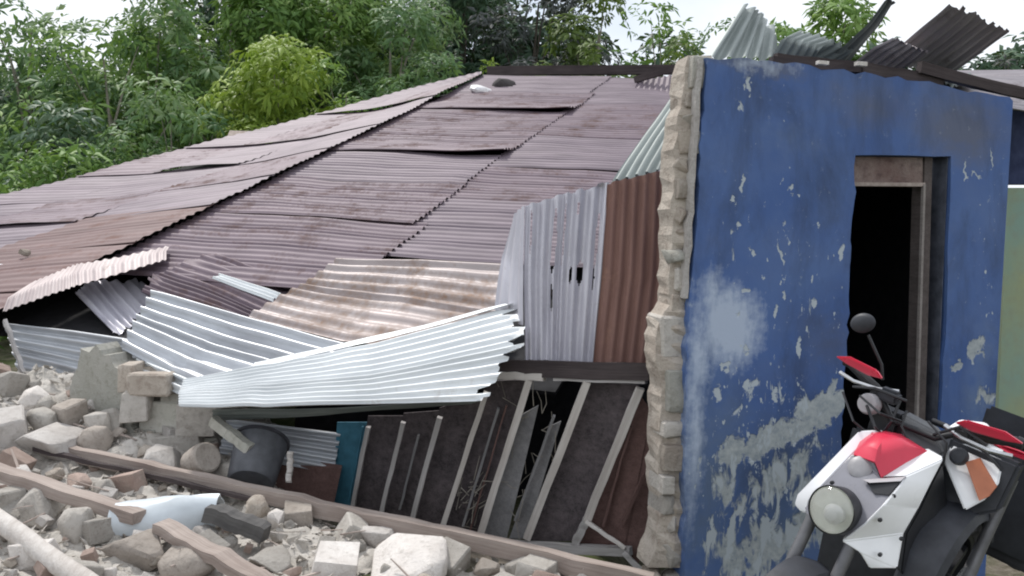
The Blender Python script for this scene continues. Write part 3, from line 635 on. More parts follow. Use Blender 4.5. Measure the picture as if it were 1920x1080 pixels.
pm = bpy.data.meshes.new('rubble_mound'); pm.from_pydata(pv, [], pf); pm.shade_smooth()
tag(link('rubble_mound', pm, M['rubble']), kind='stuff')
chips = MB()
for k in range(15000):
    x, y = random.uniform(-4.2, 1.1), random.uniform(3.3, 6.7); s = .007+.045*random.random()**4
    c_ = V(x, y, pile(x, y)+.06*mnoise.noise(V(x,y,0)*3.1)+.035*mnoise.noise(V(x,y,0)*8)-.03+s*.3)
    p = [c_+V(random.uniform(-1,1), random.uniform(-1,1), random.uniform(-.7,.7)).normalized()*s*random.uniform(.7,1.2) for _ in range(4)]
    chips.add(p, [(0,1,2),(0,2,3),(0,3,1),(1,3,2)])
me = bpy.data.meshes.new('rubble_chips'); me.from_pydata(chips.v, [], chips.f); tag(link('rubble_chips', me, M['stone']), kind='stuff')
spl = MB()
for k in range(110):
    x, y = random.uniform(-3.8, .6), random.uniform(3.7, 6.2); L_ = random.uniform(.08, .34); an = random.uniform(0, 6.28); z = pile(x, y)+.03
    d = V(math.cos(an), math.sin(an), random.uniform(-.25,.35))*L_; a_ = V(x, y, z); spl.beam(a_, a_+d, random.uniform(.006,.022), random.uniform(.004,.010), n=3, jit=.002, taper=.5)
tag(spl.build('wood_splinters', M['wood']), kind='stuff')

hand = [ # px, py, w px, h px, material, label
 (712,1008,82,62,'stone_white','rounded pale stone perched against the long beam above the flat white block'),
 (768,1062,180,78,'stone_white','big flat whitish block at the bottom edge below the long beam'),
 (628,1062,112,66,'stone_white','wedge shaped pale block left of the big flat whitish block'),
 (108,832,130,56,'stone_white','pinkish white slab lying along the upper end of the long beam'),
 (78,950,140,74,'stone','flat grey paving like stone between the two poles at the left'),
 (148,992,84,82,'stone','upright angular grey stone with a dark shadow under it, left of the folded grey plastic'),
 (16,812,90,80,'stone_white','bright white broken slab at the left edge of the photo'),
 (24,722,62,52,'stone','grey stone at the left edge just below the corrugated sheet'),
 (66,748,64,46,'stone_white','pale stone second from the left edge under the corrugated sheet'),
 (84,790,76,50,'stone','grey stone stacked above the pinkish slab'),
 (132,782,56,64,'stone_brown','brownish rounded stone beside the foot of the mossy stump'),
 (178,828,66,58,'stone_brown','brown stone at the foot of the mossy stump just above the long beam'),
 (62,1036,100,88,'stone_white','round pale stone under the pale pole in the lower left corner'),
 (306,868,110,62,'stone_white','white tilted plaster slab leaning on the stump near the round concrete piece'),
 (560,968,72,46,'stone_brown','brown stone just below the long beam right of the black timber'),
 (520,975,48,40,'stone_white','small white stone at the end of the black timber'),
 (250,1030,150,62,'stone_brown','large brown boulder below the folded grey plastic'),
 (352,1050,130,60,'stone_brown','flat brown boulder under the lower plank'),
 (18,945,66,60,'stone','grey stone cut by the left edge above the pale pole'),
 (40,890,50,34,'stone_white','small pale stone lying between the long beam and the lower pole'),
 (505,1050,110,58,'stone','grey rubble block right of the lower plank'),
 (150,905,60,40,'brick','reddish brown stone between the long beam and the lower pole'),
 (240,905,56,38,'brick','reddish stone just above the folded grey plastic'),
 (210,790,50,50,'stone','grey stone lodged at the left foot of the stump'),
 (452,888,100,66,'stone','dusty mauve grey lump leaning against the left side of the dark bucket'),
 (185,800,54,60,'stone','grey stone set upright before the mossy stump'),
 (1010,1068,90,40,'stone','low grey stone under the right half of the long beam'),
 (20,1000,40,40,'stone_brown','small brown stone above the pale pole at the left edge'),
]
for k, (px, py, w_, h_, m_, lab) in enumerate(hand):
    p = onpile(px, py, .02); sc_ = p.y/FPX
    tag(rock('stone', (p.x, p.y, p.z), (w_*sc_*1.1, w_*sc_*random.uniform(.7,.95), h_*sc_*1.15), M[m_], (random.uniform(-.2,.2), random.uniform(-.25,.25), random.uniform(0,3)), seed=200+k, boxy=(.3,.55,.7,.45)[k % 4], k=(14,22,18,26)[k % 4]), lab, 'stone', 'stones of the rubble heap')
protos = [rock_mesh('stone', 1, random.uniform(.7,1), random.uniform(.5,.85), k=random.choice((11,14,17,22)), seed=300+k, boxy=random.uniform(.3,.75), bev=.035) for k in range(24)]
for k, p in enumerate(protos): p.materials.append(M[('stone','stone','stone_brown','stone_white','stone','brick','coral','stone')[k % 8]])
used = []
cnt = 0
while cnt < 250:
    x, y = random.uniform(-3.9, .75), random.uniform(3.7, 6.5)
    if x > -1.55 and y > 4.6-.368*x: continue
    s = random.choice((.05,.06,.075,.09,.11,.14,.18,.22))*random.uniform(.8,1.2)
    if any((x-a)**2+(y-b)**2 < (.36*(s+c))**2 for a, b, c in used): continue
    used.append((x, y, s))
    o = bpy.data.objects.new('stone', random.choice(protos)); COL.objects.link(o); o.scale = (s, s, s); o.location = (x, y, pile(x, y)+s*.05); o.rotation_euler = (random.uniform(-.5,.5), random.uniform(-.5,.5), random.uniform(0,6))
    qx = CR.transposed() @ (o.location-EYE); qx, qy = 960+FPX*qx.x/-qx.z, 540-FPX*qx.y/-qx.z
    mn = o.data.materials[0].name; cw = 'reddish' if 'red' in mn else 'cream' if 'pink' in mn else 'brown' if 'brown' in mn else 'whitish' if 'white' in mn else 'grey'
    sw = 'small' if s < .105 else 'middling' if s < .16 else 'large'
    by = 832+(qx-58)*.2228
    if qy < by-12: where = 'at the left edge beside the stump' if qx < 150 else 'at the foot of the mossy stump' if qx < 430 else 'behind the long beam, before the leaning frame'
    elif qx < 300: where = 'below the upper end of the long beam, near the left planks' if qy < 960 else 'near the pale pole in the lower left'
    elif qx < 520: where = 'around the folded grey sheet and black timber'
    elif qx < 860: where = 'around the big flat whitish block below the beam'
    else: where = 'under the right end of the long beam'
    tag(o, f'{sw} {cw} loose stone {where}', 'stone', 'loose small stones of the rubble heap'); cnt += 1

# broken stump of a plastered wall
st = thing('broken_wall_stump', 'broken stump of a mossy plastered wall standing in the rubble, blocks showing at its right', 'wall', at(250, 850, 6.0))
def ragslab(pts, Y0, Y1, th, mat, name, seed):
    xs = [p[0] for p in pts]; lo, hi = min(xs), max(xs)
    q = rough_line(pts+[pts[0]], 12, 5, seed)[:-1]
    return MB().slab([at(x, y, lerp(Y0, Y1, (x-lo)/(hi-lo))) for x, y in q], V(.05, th, 0)).build(name, M[mat], st, bevel=0)
ragslab([(146,690),(152,652),(168,662),(178,646),(190,668),(205,664),(214,690),(234,698),(240,730),(254,752),(246,800),(262,876),(215,872),(150,838),(128,770),(134,720)], 6.25, 5.93, .22, 'moss', 'plaster_face', 3)
ragslab([(238,690),(300,692),(392,728),(402,780),(398,868),(330,878),(250,880)], 6.12, 6.02, .2, 'coral', 'masonry_core', 9)
for k, (x, y, w_, h_, m_) in enumerate(((285,720,92,50,'coral'),(345,735,80,46,'moss'),(258,760,56,62,'stone'),(308,780,86,66,'moss'),(375,785,80,64,'stone'),(268,832,84,66,'moss'),(338,842,96,66,'stone'),(246,706,34,56,'coral'),(232,860,50,50,'stone'),(390,835,50,40,'moss'))):
    p = at(x, y, 5.95+.1*(k % 2)); s = p.y/FPX
    rock('block', p, (w_*s*1.08, .2, h_*s*1.1), M[m_], (random.uniform(-.05,.05), random.uniform(-.12,.05), random.uniform(-.12,.12)), st, 500+k, .85, 20)
p0, p1 = at(362,872,5.6), at(408,846,5.45)
dm = MB(); dm.lathe([(0,0),(.085,.0),(.095,.01),(.10,.06),(.102,.14),(.097,.17),(.086,.178),(.03,.17),(0,.165)], p0, (p1-p0), 20)
tag(dm.build('concrete_plug', M['stone_brown'], smooth=True, base=p0-V(0,0,.08)), 'short round piece of broken concrete column lying by the stump', 'concrete piece')

# timbers
def timber(name, label, a, b, w_, h_, mat, cat='beam', n=12, jit=.006):
    base = V(*((a+b)/2)); base.z = min(a.z, b.z)
    return tag(MB().beam(a, b, w_, h_, n=n, jit=jit).build(name, M[mat], base=base), label, cat)
timber('timber_beam', 'long weathered brown beam lying slantwise across the rubble to the wall foot', at(58,832,5.75), at(1225,1092,4.35), .07, .085, 'wood', n=30, jit=.008)
timber('timber_beam', 'thin dark lath lying along the upper side of the long brown beam', at(62,842,5.6), at(470,935,5.1), .03, .025, 'wood_dark')
timber('timber_beam', 'brown plank running from the left edge to the folded grey plastic', at(-40,872,4.9), at(262,972,4.45), .09, .06, 'wood')
timber('timber_beam', 'pale thick plank below the folded grey plastic, running to the bottom edge', at(300,985,4.35), at(500,1095,3.95), .10, .05, 'wood')
p0, p1 = at(-30,958,4.3), at(190,1110,3.75)
tag(MB().tube([lerp(p0,p1,t/8)+V(random.uniform(-.006,.006),0,random.uniform(-.006,.006)) for t in range(9)], .048, 12).build('bamboo_pole', M['wood_pale'], smooth=True, base=V(p0.x,p0.y,p1.z)), 'pale round pole in the lower left corner of the rubble', 'pole')
timber('timber_beam', 'short blackened timber sticking out right of the folded grey plastic', at(392,958,4.55), at(500,1000,4.5), .10, .08, 'dark_grey_wood')
# folded grey plastic: half-round sheet with rolled edges
pl = []; a, b = at(218,968,4.55), at(415,958,4.65)
ax = (b-a).normalized(); sd = V(0,-1,0); up = V(0,0,1)
n_p, n_l = 14, 12
mbp = MB(); vv_ = []
for th in (0., .008):
    for i in range(n_l+1):
        t = i/n_l; c = lerp(a, b, t)
        for j in range(n_p+1):
            an = math.pi*(-.1+1.05*j/n_p); r = (.098+.012*math.sin(t*5+j*.5)-.02*t*(j/n_p > .5)-.008*(t < .06))-th
            vv_.append(c+sd*math.cos(an)*r*1.15+up*(math.sin(an)*r*1.25-.03)+V(random.uniform(-.002,.002),0,random.uniform(-.002,.002)))
m1 = (n_l+1)*(n_p+1); ff = []
for i in range(n_l):
    for j in range(n_p):
        q = i*(n_p+1)+j; ff.append((q, q+1, q+n_p+2, q+n_p+1)); ff.append((m1+q+n_p+1, m1+q+n_p+2, m1+q+1, m1+q))
for i in range(n_l):
    for j in (0, n_p):
        q = i*(n_p+1)+j; ff.append((q, q+n_p+1, m1+q+n_p+1, m1+q))
for j in range(n_p):
    for i in (0, n_l):
        q = i*(n_p+1)+j; ff.append((q, q+1, m1+q+1, m1+q))
mbp.add(vv_, ff); tag(mbp.build('ridge_tile', m_plain('pale blue grey sheet', (.56,.61,.65), .45, .05, vary=.2, scale=5), smooth=True, base=V(a.x,a.y,a.z-.1)), 'half round pale blue grey sheet lying on the rubble, folded like a gutter', 'roof piece')
# dark drum on its side with a pale rim and a pale peg beside it
drum = thing('dark_bucket', 'dark grey bucket lying tilted behind the long beam, under the white sheet', 'bucket', at(485, 915, 5.45))
p0, p1 = at(470,905,5.5), at(492,822,5.75); axd = (p1-p0).normalized()
db = MB(); db.lathe([(0,0),(.135,0),(.15,.02),(.172,.30),(.176,.31),(.165,.31),(.14,.03),(0,.025)], p0, axd, 28); db.build('body', m_plain('dark grey plastic', (.10,.105,.12), .5), drum, smooth=True)
MB().lathe([(.170,.292),(.184,.295),(.186,.312),(.170,.318)], p0, axd, 28).build('rim', m_plain('dark rim plastic', (.05,.05,.06), .4), drum, smooth=True)
timber('wooden_peg', 'short pale wooden peg standing right of the dark bucket', at(541,905,5.5), at(545,848,5.55), .035, .035, 'wood_pale', 'peg')
timber('timber_beam', 'olive grey pole end poking out left of the dark bucket', at(400,790,5.6), at(470,842,5.5), .06, .06, 'moss')
MB_ = MB().slab([at(500,860,5.95), at(640,880,5.85), at(625,950,5.8), at(480,925,5.9)], V(0,.03,.02)); tag(MB_.build('fallen_board', M['panel_brown'], base=at(560,930,5.85)), 'dark reddish board lying in the shade right of the bucket', 'board')
tag(MB().beam(at(470,930,5.6), at(650,970,5.45), .05, .03).build('fallen_lath', M['panel_brown'], base=at(560,955,5.5)), 'thin reddish lath on the ground behind the long beam', 'lath')
timber('thin_post', 'thin dark bent post at the left edge beside the pale blue grey sheet', at(10,600,6.7), at(55,735,6.5), .025, .025, 'wood_grey', 'post')

# things lying on the roof
p = at(945,163,15.1); tag(rock('roof_stone', p, (.46,.38,.30), M['black_rock'], (0,.1,.3), seed=70, boxy=.3, k=26), 'dark rounded stone lying at the top of the purple roof', 'stone')
p = at(47,474,8.2); tag(rock('roof_stone', p, (.13,.11,.075), M['coral'], (0,.1,.3), seed=71, boxy=.3, k=22), 'small reddish stone lying on the left part of the purple roof', 'stone')
p = at(905,172,14.7); tag(rock('plastic_bag', p, (.48,.36,.20), m_plain('white plastic', (.75,.74,.75), .4), (.3,.2,.5), seed=72, boxy=.2, k=40), 'crumpled white bag beside the dark stone on the roof ridge', 'bag')
tag(MB().slab([at(425,262,14.2), at(480,262,14.1), at(482,252,14.3), at(430,250,14.4)], V(0,.02,.05)).build('loose_plank', M['wood'], base=at(450,262,14.2)), 'small brown scrap of board lying on the far eave of the roof', 'board')

# ------------------------------------------------------------------ motorbikes
M['b_white'] = m_plain('white body paint', (.86,.87,.89), .3, vary=.08, scale=6)
M['b_red'] = m_plain('red body paint', (.62,.035,.075), .3, vary=.12, scale=6)
M['b_grey'] = m_plain('smoked grey plastic', (.23,.23,.26), .25, vary=.15)
M['b_pale'] = m_plain('pale grey plastic', (.42,.41,.43), .45, vary=.1)
M['b_black'] = m_plain('black plastic', (.018,.019,.023), .45, vary=.3)
M['b_dark'] = m_plain('dark grey plastic panel', (.035,.038,.048), .55, vary=.3)
M['b_orange'] = m_plain('orange brown decal', (.50,.17,.085), .4, vary=.25, scale=9)
M['b_panel'] = m_plain('grey instrument plastic', (.075,.078,.085), .4, vary=.2)
M['b_grey2'] = m_plain('mid grey plastic', (.30,.295,.31), .4)
M['b_fork'] = m_plain('dusty dark fork metal', (.16,.16,.17), .45, .4)
M['tyre'] = m_plain('dusty tyre rubber', (.04,.04,.043), .9)
M['steel'] = m_plain('dull steel', (.55,.56,.58), .3, .9, vary=.15)
M['seat'] = m_plain('dark grey seat cover', (.055,.057,.065), .75)
n = NT('headlight lens'); M['lens'] = n.set((.70,.74,.64), .06, .0, .8); n.b.inputs['Coat Weight'].default_value = .6
M['reflector'] = m_plain('headlight reflector', (.93,.94,.88), .4, .0, vary=.08, scale=30)
YAW, LEAN = R_(45), R_(14)
BF = V(-math.sin(YAW), -math.cos(YAW), 0); BL = V(math.cos(YAW), -math.sin(YAW), 0)
BU = BL*math.sin(LEAN)+V(0,0,1)*math.cos(LEAN); BL = BL*math.cos(LEAN)-V(0,0,1)*math.sin(LEAN)
BROT = Matrix((BF, BL, BU)).transposed()
HL = .76
class Bike:
    def __init__(s, O, name, label):
        s.O = O; s.root = thing(name, label, 'motorbike', O-BU*HL, 'motorbikes in front of the blue wall', BROT)
    def l(s, px, py, f):
        p = hit(px, py, s.O+BF*f, BF)-s.O; return V(f, p.dot(BL), p.dot(BU)+HL)
    def loop(s, pts, mirror=False):
        q = [s.l(*p) for p in pts]
        return [V(p.x, -p.y, p.z) for p in q] if mirror else q
    def slab(s, name, pts, off, mat, mirror=False, bevel=.004, parent=None):
        if mirror: off = V(off[0], -off[1], off[2])
        return MB().slab(s.loop(pts, mirror), off).build(name, M[mat], parent or s.root, smooth=True, bevel=bevel, local=True)
    def put(s, mb, name, mat, parent=None, bevel=0):
        return mb.build(name, M[mat], parent or s.root, smooth=True, bevel=bevel, local=True)
    def wheel(s, x, r, w_):
        e = bpy.data.objects.new('wheel', None); COL.objects.link(e); e.parent = s.root
        t = MB(); prof = [(r-.07,-w_*.36),(r-.045,-w_*.5),(r-.015,-w_*.42),(r,-w_*.2),(r+.003,0),(r,w_*.2),(r-.015,w_*.42),(r-.045,w_*.5),(r-.07,w_*.36)]
        t.lathe(prof, (x,0,r), (0,1,0), 40); s.put(t, 'tyre', 'tyre', e)
        k = MB(); k.lathe([(r-.065,-w_*.36),(r-.085,-w_*.3),(r-.085,w_*.3),(r-.065,w_*.36)], (x,0,r), (0,1,0), 40)
        k.lathe([(0,-.05),(.045,-.05),(.045,.05),(0,.05)], (x,0,r), (0,1,0), 16)
        for a in range(5):
            an = a*2*math.pi/5; d = V(math.cos(an),0,math.sin(an)); k.beam(V(x,0,r)+d*.04, V(x,0,r)+d*(r-.075), .03, .04, up=V(0,1,0), jit=0)
        s.put(k, 'rim', 'b_black', e)
        dk = MB(); dk.lathe([(.05,.062),(.10,.062),(.10,.067),(.05,.067)], (x,0,r), (0,1,0), 24); s.put(dk, 'brake_disc', 'steel', e)
    def chassis(s, xf, xr, body, seatm, top=.98):
        s.wheel(xf, .275, .10); s.wheel(xr, .275, .11)
        for y in (-.078, .078):
            s.put(MB().tube([(xf-.16,y,.70),(xf-.06,y,.45),(xf,y,.275)], [.021,.021,.026], 12), 'fork_leg', 'b_fork')
        fd = MB(); vs_, n_ = [], 14
        for i in range(n_+1):
            an = R_(-15+ i*165/n_); 
            for (y, dr) in ((-.072,-.03),(-.055,.0),(0,.012),(.055,.0),(.072,-.03)):
                vs_.append(V(xf+math.cos(an)*(.315+dr), y, .275+math.sin(an)*(.315+dr)))
        ff = [(i*5+j, i*5+j+1, (i+1)*5+j+1, (i+1)*5+j) for i in range(n_) for j in range(4)]
        m_ = len(vs_); vs_ += [V(xf+(v.x-xf)*.975, v.y*.97, .275+(v.z-.275)*.975) for v in vs_]
        ff += [tuple(m_+k for k in reversed(f)) for f in ff]
        ring = [i*5 for i in range(n_+1)]+[n_*5+j for j in range(1,5)]+[i*5+4 for i in range(n_-1,-1,-1)]+[3,2,1]
        ff += [(a, b, b+m_, a+m_) for a, b in zip(ring, ring[1:]+ring[:1])]
        fd.add(vs_, ff); s.put(fd, 'front_fender', 'b_dark')
        # leg shield back, floor, underseat body, seat, tail
        def prism(name, prof, w0, w1, mat, bev=.015):
            a = [V(x, -w0, z) for x, z in prof]; b = [V(x, w0, z) for x, z in prof]
            mbx = MB(); mbx.slab(a, V(0, 2*w0, 0)); return s.put(mbx, name, mat, bevel=bev)
        x0 = xf-.44
        prism('leg_shield', [(x0-.02,top),(x0-.12,top-.03),(x0-.20,.60),(x0-.20,.30),(x0-.10,.28),(x0-.04,.55)], .155, .15, 'b_dark')
        prism('floor_board', [(x0-.15,.34),(x0-.58,.30),(x0-.58,.22),(x0-.12,.24)], .16, .16, 'b_black')
        prism('rear_body', [(x0-.50,.66),(x0-1.15,.78),(x0-1.30,.74),(x0-1.05,.56),(x0-.62,.34),(x0-.50,.34)], .125, .1, body)
        prism('seat', [(x0-.46,.68),(x0-.50,.74),(x0-.78,.745),(x0-.92,.80),(x0-1.25,.83),(x0-1.27,.79),(x0-.9,.74)], .135, .12, seatm, .03)
        prism('engine_case', [(xr+.25,.36),(xr-.06,.34),(xr-.08,.22),(xr+.25,.20)], .07, .07, 'steel')
        s.put(MB().tube([(xr+.25,-.13,.22),(xr-.05,-.15,.30),(xr-.25,-.15,.38)], [.025,.05,.05], 14), 'exhaust', 'b_black')
        s.put(MB().tube([(xr+.08,.13,.30),(xr-.12,.12,.62)], [.03,.025], 10), 'shock_absorber', 'b_black')
        s.put(MB().tube([(x0-.55,.12,.26),(x0-.50,.26,.0)], .011, 8), 'side_stand', 'steel')
        s.put(MB().box((x0-1.30,0,.72),.04,.14,.07), 'tail_light', 'b_red', bevel=.01)
        rf = MB(); rf.beam((x0-1.12,0,.62),(x0-1.36,0,.36),.14,.012,up=V(1,0,.5),jit=0); s.put(rf, 'rear_fender', 'b_black')

k1 = Bike(at(1574, 958, 3.0), 'motorbike', 'white and red motorbike with a big round headlight parked before the blue wall')
k1.chassis(.17, -1.12, 'b_white', 'seat')
side = [(1738,845,-.27),(1768,862,-.25),(1744,908,-.20),(1722,952,-.15),(1694,1000,-.11),(1682,1066,-.06),(1630,1066,.0),(1612,1036,.035),(1578,1015,.07),(1620,984,.05),(1656,948,.0),(1690,906,-.10),(1698,893,-.13),(1652,895,-.09),(1698,866,-.19)]
k1.slab('side_fairing', side, V(-.035,-.012,0), 'b_white'); 
k1.slab('side_fairing', [(1608,808,-.24),(1640,806,-.27),(1628,826,-.24),(1598,852,-.17),(1548,904,-.06),(1518,938,-.01),(1512,962,.0),(1500,960,.0),(1488,946,.0),(1494,926,-.01),(1560,858,-.13)], V(-.05,.02,0), 'b_white', bevel=.005)
k1.slab('inner_side_panel', [(1768,868,-.29),(1772,905,-.36),(1782,985,-.38),(1772,1085,-.38),(1712,1120,-.18),(1690,1070,-.12),(1700,1000,-.16),(1726,954,-.20),(1746,910,-.25)], V(-.02,-.03,0), 'b_black', bevel=.004)
# red top cowl, domed
red = k1.loop([(1600,852,-.13),(1612,828,-.22),(1634,810,-.28),(1662,808,-.31),(1690,814,-.31),(1740,846,-.275),(1698,868,-.185),(1652,895,-.085),(1640,866,-.09)])
c = sum(red, V(0,0,0))/len(red)+V(.05,0,.035); mm = MB(); rin = [lerp(p, c, .5)+V(.014,0,.012) for p in red]; nn_ = len(red)
lo = [p+V(-.04,0,-.03) for p in red]
mm.add(red+rin+[c]+lo, [(i,(i+1)%nn_,nn_+(i+1)%nn_,nn_+i) for i in range(nn_)]+[(nn_+i,nn_+(i+1)%nn_,2*nn_) for i in range(nn_)]+[(2*nn_+1+i,2*nn_+1+(i+1)%nn_,(i+1)%nn_,i) for i in range(nn_)])
rm_ = mm.build('top_cowl', M['b_red'], k1.root, smooth=True, local=True); rm_.data.shade_smooth()
# smoked mask round the lamp
mask = [(1506,952,.0),(1546,904,-.045),(1598,850,-.14),(1640,866,-.10),(1653,896,-.095),(1697,894,-.14),(1656,950,-.01),(1622,986,.04),(1590,1005,.05),(1545,1000,.04),(1516,978,.02)]
k1.slab('lamp_mask', mask, V(-.05,0,-.01), 'b_grey', bevel=.006)
k1.slab('air_vent', [(1626,905,-.055),(1690,901,-.115),(1668,929,-.055),(1640,926,-.035)], V(.006,0,.002), 'b_black', bevel=.001)
k1.slab('vent_trim', [(1618,900,-.06),(1700,894,-.135),(1690,903,-.11),(1632,906,-.05)], V(.009,0,.003), 'b_pale', bevel=.001)
p = k1.l(1613,876,-.10); q = MB(); q.lathe([(.043,-.02),(.042,.002),(.036,.006),(.018,.009),(0,.010)], p, (.75,0,.55), 24); k1.put(q, 'lamp_dome', 'b_grey2')
hp = k1.l(1560,956,.07); hax = V(.985,-.08,.12)
hb = MB(); hb.lathe([(.05,-.12),(.076,-.06),(.081,-.01),(.083,.008),(.081,.012),(.079,.008)], hp, hax, 40); hlamp = k1.put(hb, 'headlight', 'b_black')
hb = MB(); hb.lathe([(.078,.006),(.066,-.015),(.045,-.034),(.0,-.05)], hp, hax, 40); k1.put(hb, 'reflector', 'reflector', hlamp)
hb = MB(); hb.lathe([(.078,.006),(.072,.016),(.055,.026),(.032,.032),(0,.034)], hp, hax, 40)
n = NT('clear lamp glass'); n.set((.97,.98,.94), .05, 0, .7); n.b.inputs['Transmission Weight'].default_value = .88; M['glass'] = n.m
k1.put(hb, 'lens', 'glass', hlamp)
hb = MB(); hb.lathe([(0,-.03),(.026,-.025),(.032,.0),(.02,.022),(0,.028)], hp+V(0,.012,-.008), hax, 20); k1.put(hb, 'bulb_cover', 'b_white', hlamp)
# handlebar
gl, gr = k1.l(1568,684,-.30), k1.l(1886,838,-.30)
cen = V(-.36, (gl.y+gr.y)/2, .76+.27); a1 = lerp(cen, gl, .55)+V(.0,0,.0)
gl2 = V(-.42, gl.y, gl.z); gr2 = V(-.42, gr.y, gr.z)
k1.put(MB().tube([gl2, lerp(gl2, cen, .45)+V(.02,0,.02), cen+V(0,-.08,0), cen+V(0,.08,0), lerp(gr2, cen, .45)+V(.02,0,.02), gr2], .0125, 10), 'handlebar', 'b_black')
for g in (gl2, gr2):
    k1.put(MB().tube([g, lerp(g, cen, .38)], [.019,.018], 12), 'grip', 'b_black')
    k1.put(MB().tube([g, g+V(0,(.022 if g.y > 0 else -.022),0)], [.022,.02], 12), 'bar_end', 'b_black')
    sg = 1 if g.y > cen.y else -1
    h0 = g+V(.07,sg*.035,.025); 
    hg = MB(); hg.slab([h0+V(0,0,-.008), h0+V(.02,-sg*.06,.014), h0+V(.045,-sg*.18,.008), h0+V(.045,-sg*.21,-.015), h0+V(.035,-sg*.15,-.024), h0+V(.01,-sg*.05,-.018)], V(-.02,0,0)); k1.put(hg, 'hand_guard', 'b_red', bevel=.005)
    lv = g+V(.05,0,-.03); k1.put(MB().tube([lv+V(-.01,sg*.01,-.012), lv+V(.015,-sg*.06,-.018), lv+V(.02,-sg*.15,-.012), lv+V(-.01,-sg*.22,.0)], [.008,.007,.007,.009], 8), 'brake_lever', 'steel')
    k1.put(MB().box(lerp(g, cen, .5)+V(.01,0,.005), .05, .06, .045), 'switch_box', 'b_black', bevel=.008)
# instrument cluster, cables, reservoirs
k1.slab('instrument_panel', [(1690,775,-.40),(1752,808,-.40),(1770,850,-.36),(1748,862,-.33),(1688,826,-.34)], V(-.07,0,.0), 'b_panel', bevel=.008)
p = k1.l(1628,757,-.32); q = MB(); q.lathe([(0,.02),(.034,.018),(.04,.0),(.04,-.03),(0,-.035)], p, (1,0,.2), 20); k1.put(q, 'horn', 'b_pale')
p = k1.l(1668,742,-.36); k1.put(MB().box(p, .05,.075,.05), 'fluid_reservoir', 'b_dark', bevel=.01)
for (pts) in ([(1625,760,-.30),(1640,800,-.27),(1660,822,-.33)], [(1600,725,-.34),(1640,728,-.28),(1700,752,-.33)], [(1690,745,-.35),(1672,790,-.3),(1650,818,-.33)], [(1850,835,-.33),(1800,800,-.3),(1750,815,-.35)]):
    k1.put(MB().tube([k1.l(*p) for p in pts], .0055, 6), 'cable', 'b_black')
k1.put(MB().box(k1.l(1665,800,-.42), .10,.12,.14), 'steering_cover', 'b_black', bevel=.02)
# bolts, seam lines, decals, turn signals, number-free details
for (px, py, f) in ((1716,880,-.19),(1690,1010,-.07),(1650,1040,.0),(1676,930,-.06),(1560,905,-.0),(1650,975,.015)):
    q = MB(); q.lathe([(.007,-.01),(.007,.006),(.004,.008),(0,.008)], k1.l(px,py,f), (1,.2,.2), 10); k1.put(q, 'bolt', 'b_black')
for pts in ([(1580,735,-.30),(1600,790,-.24),(1630,815,-.28)], [(1700,770,-.33),(1690,800,-.30),(1705,830,-.30)], [(1740,790,-.33),(1775,830,-.30),(1768,875,-.30)], [(1612,742,-.29),(1650,775,-.25),(1690,790,-.33)]):
    k1.put(MB().tube([k1.l(*p) for p in pts], .0045, 6), 'cable', 'b_black')
# mirror on its stalk
m0, m1 = k1.l(1655,712,-.38), k1.l(1628,628,-.36); k1.put(MB().tube([m0, lerp(m0,m1,.3)+V(0,.01,.01), m1], .006, 8), 'mirror_stalk', 'b_black')
mc = k1.l(1617,606,-.36); mr = MB(); mr.lathe([(0,.014),(.030,.011),(.042,.002),(.044,-.006),(.040,-.009),(0,-.009)], (0,0,0), (1,0,0), 24)
mo = mr.mesh('mirror', True); mo.transform(Matrix.Translation(mc) @ Matrix.Rotation(R_(28),4,'X') @ Matrix.Diagonal((1,1.1,.85,1))); o = link('mirror', mo, M['b_dark'], k1.root, True)

k2 = Bike(at(1822, 872, 3.03), 'motorbike', 'second motorbike with a white cowl and orange decal, partly cut off by the right edge')
cow = [(1766,858,-.06),(1788,832,-.10),(1835,826,-.13),(1884,846,-.13),(1880,872,-.10),(1872,908,-.06),(1846,938,-.02),(1808,958,.02),(1786,906,-.0)]
k2.slab('front_cowl', cow, V(-.06,-.01,-.005), 'b_white', bevel=.006)
k2.slab('cowl_decal', [(1812,866,-.052),(1838,858,-.075),(1870,912,-.05),(1856,930,-.022),(1838,938,.0)], V(.012,0,.0), 'b_orange', bevel=.001)
p = k2.l(1798,856,-.045); q = MB(); q.lathe([(0,.03),(.022,.028),(.03,.016),(.032,-.01),(0,-.012)], p, (.9,.1,.2), 20); k2.put(q, 'turn_signal', 'b_dark')
k2.slab('top_cowl', [(1778,800,-.12),(1800,786,-.16),(1848,792,-.18),(1868,812,-.17),(1850,806,-.14),(1800,806,-.10)], V(-.05,0,-.02), 'b_white', bevel=.004)
k2.put(MB().box(k2.l(1822,818,-.16), .10,.13,.03), 'instrument_panel', 'b_black', bevel=.008)
k2.put(MB().tube([k2.l(1800,815,-.11), k2.l(1850,850,-.08), k2.l(1876,880,-.08)], .005, 6), 'cable', 'b_black')
c2 = k2.l(1830,822,-.2); 
k2.put(MB().tube([c2+V(0,-.16,.0), c2, c2+V(-.02,.16,.03)], .012, 10), 'handlebar', 'b_black')
hs = c2+V(.05,.05,.02); k2.put(MB().slab([hs, hs+V(.02,.10,.012), hs+V(0,.18,.005), hs+V(0,.17,-.015), hs+V(.02,.08,-.012)], V(-.02,0,0)), 'hand_guard', 'b_red', bevel=.004)
k2.put(MB().tube([c2+V(-.02,.16,.03), c2+V(-.03,.28,.04)], .019, 12), 'grip', 'b_black')
a = c2+V(-.05,.18,.05); k2.put(MB().tube([a, a+V(0,.03,.10), a+V(.0,.08,.15)], .008, 8), 'mirror_stalk', 'b_black')
k2.chassis(-.09, -1.35, 'b_dark', 'seat', .86)
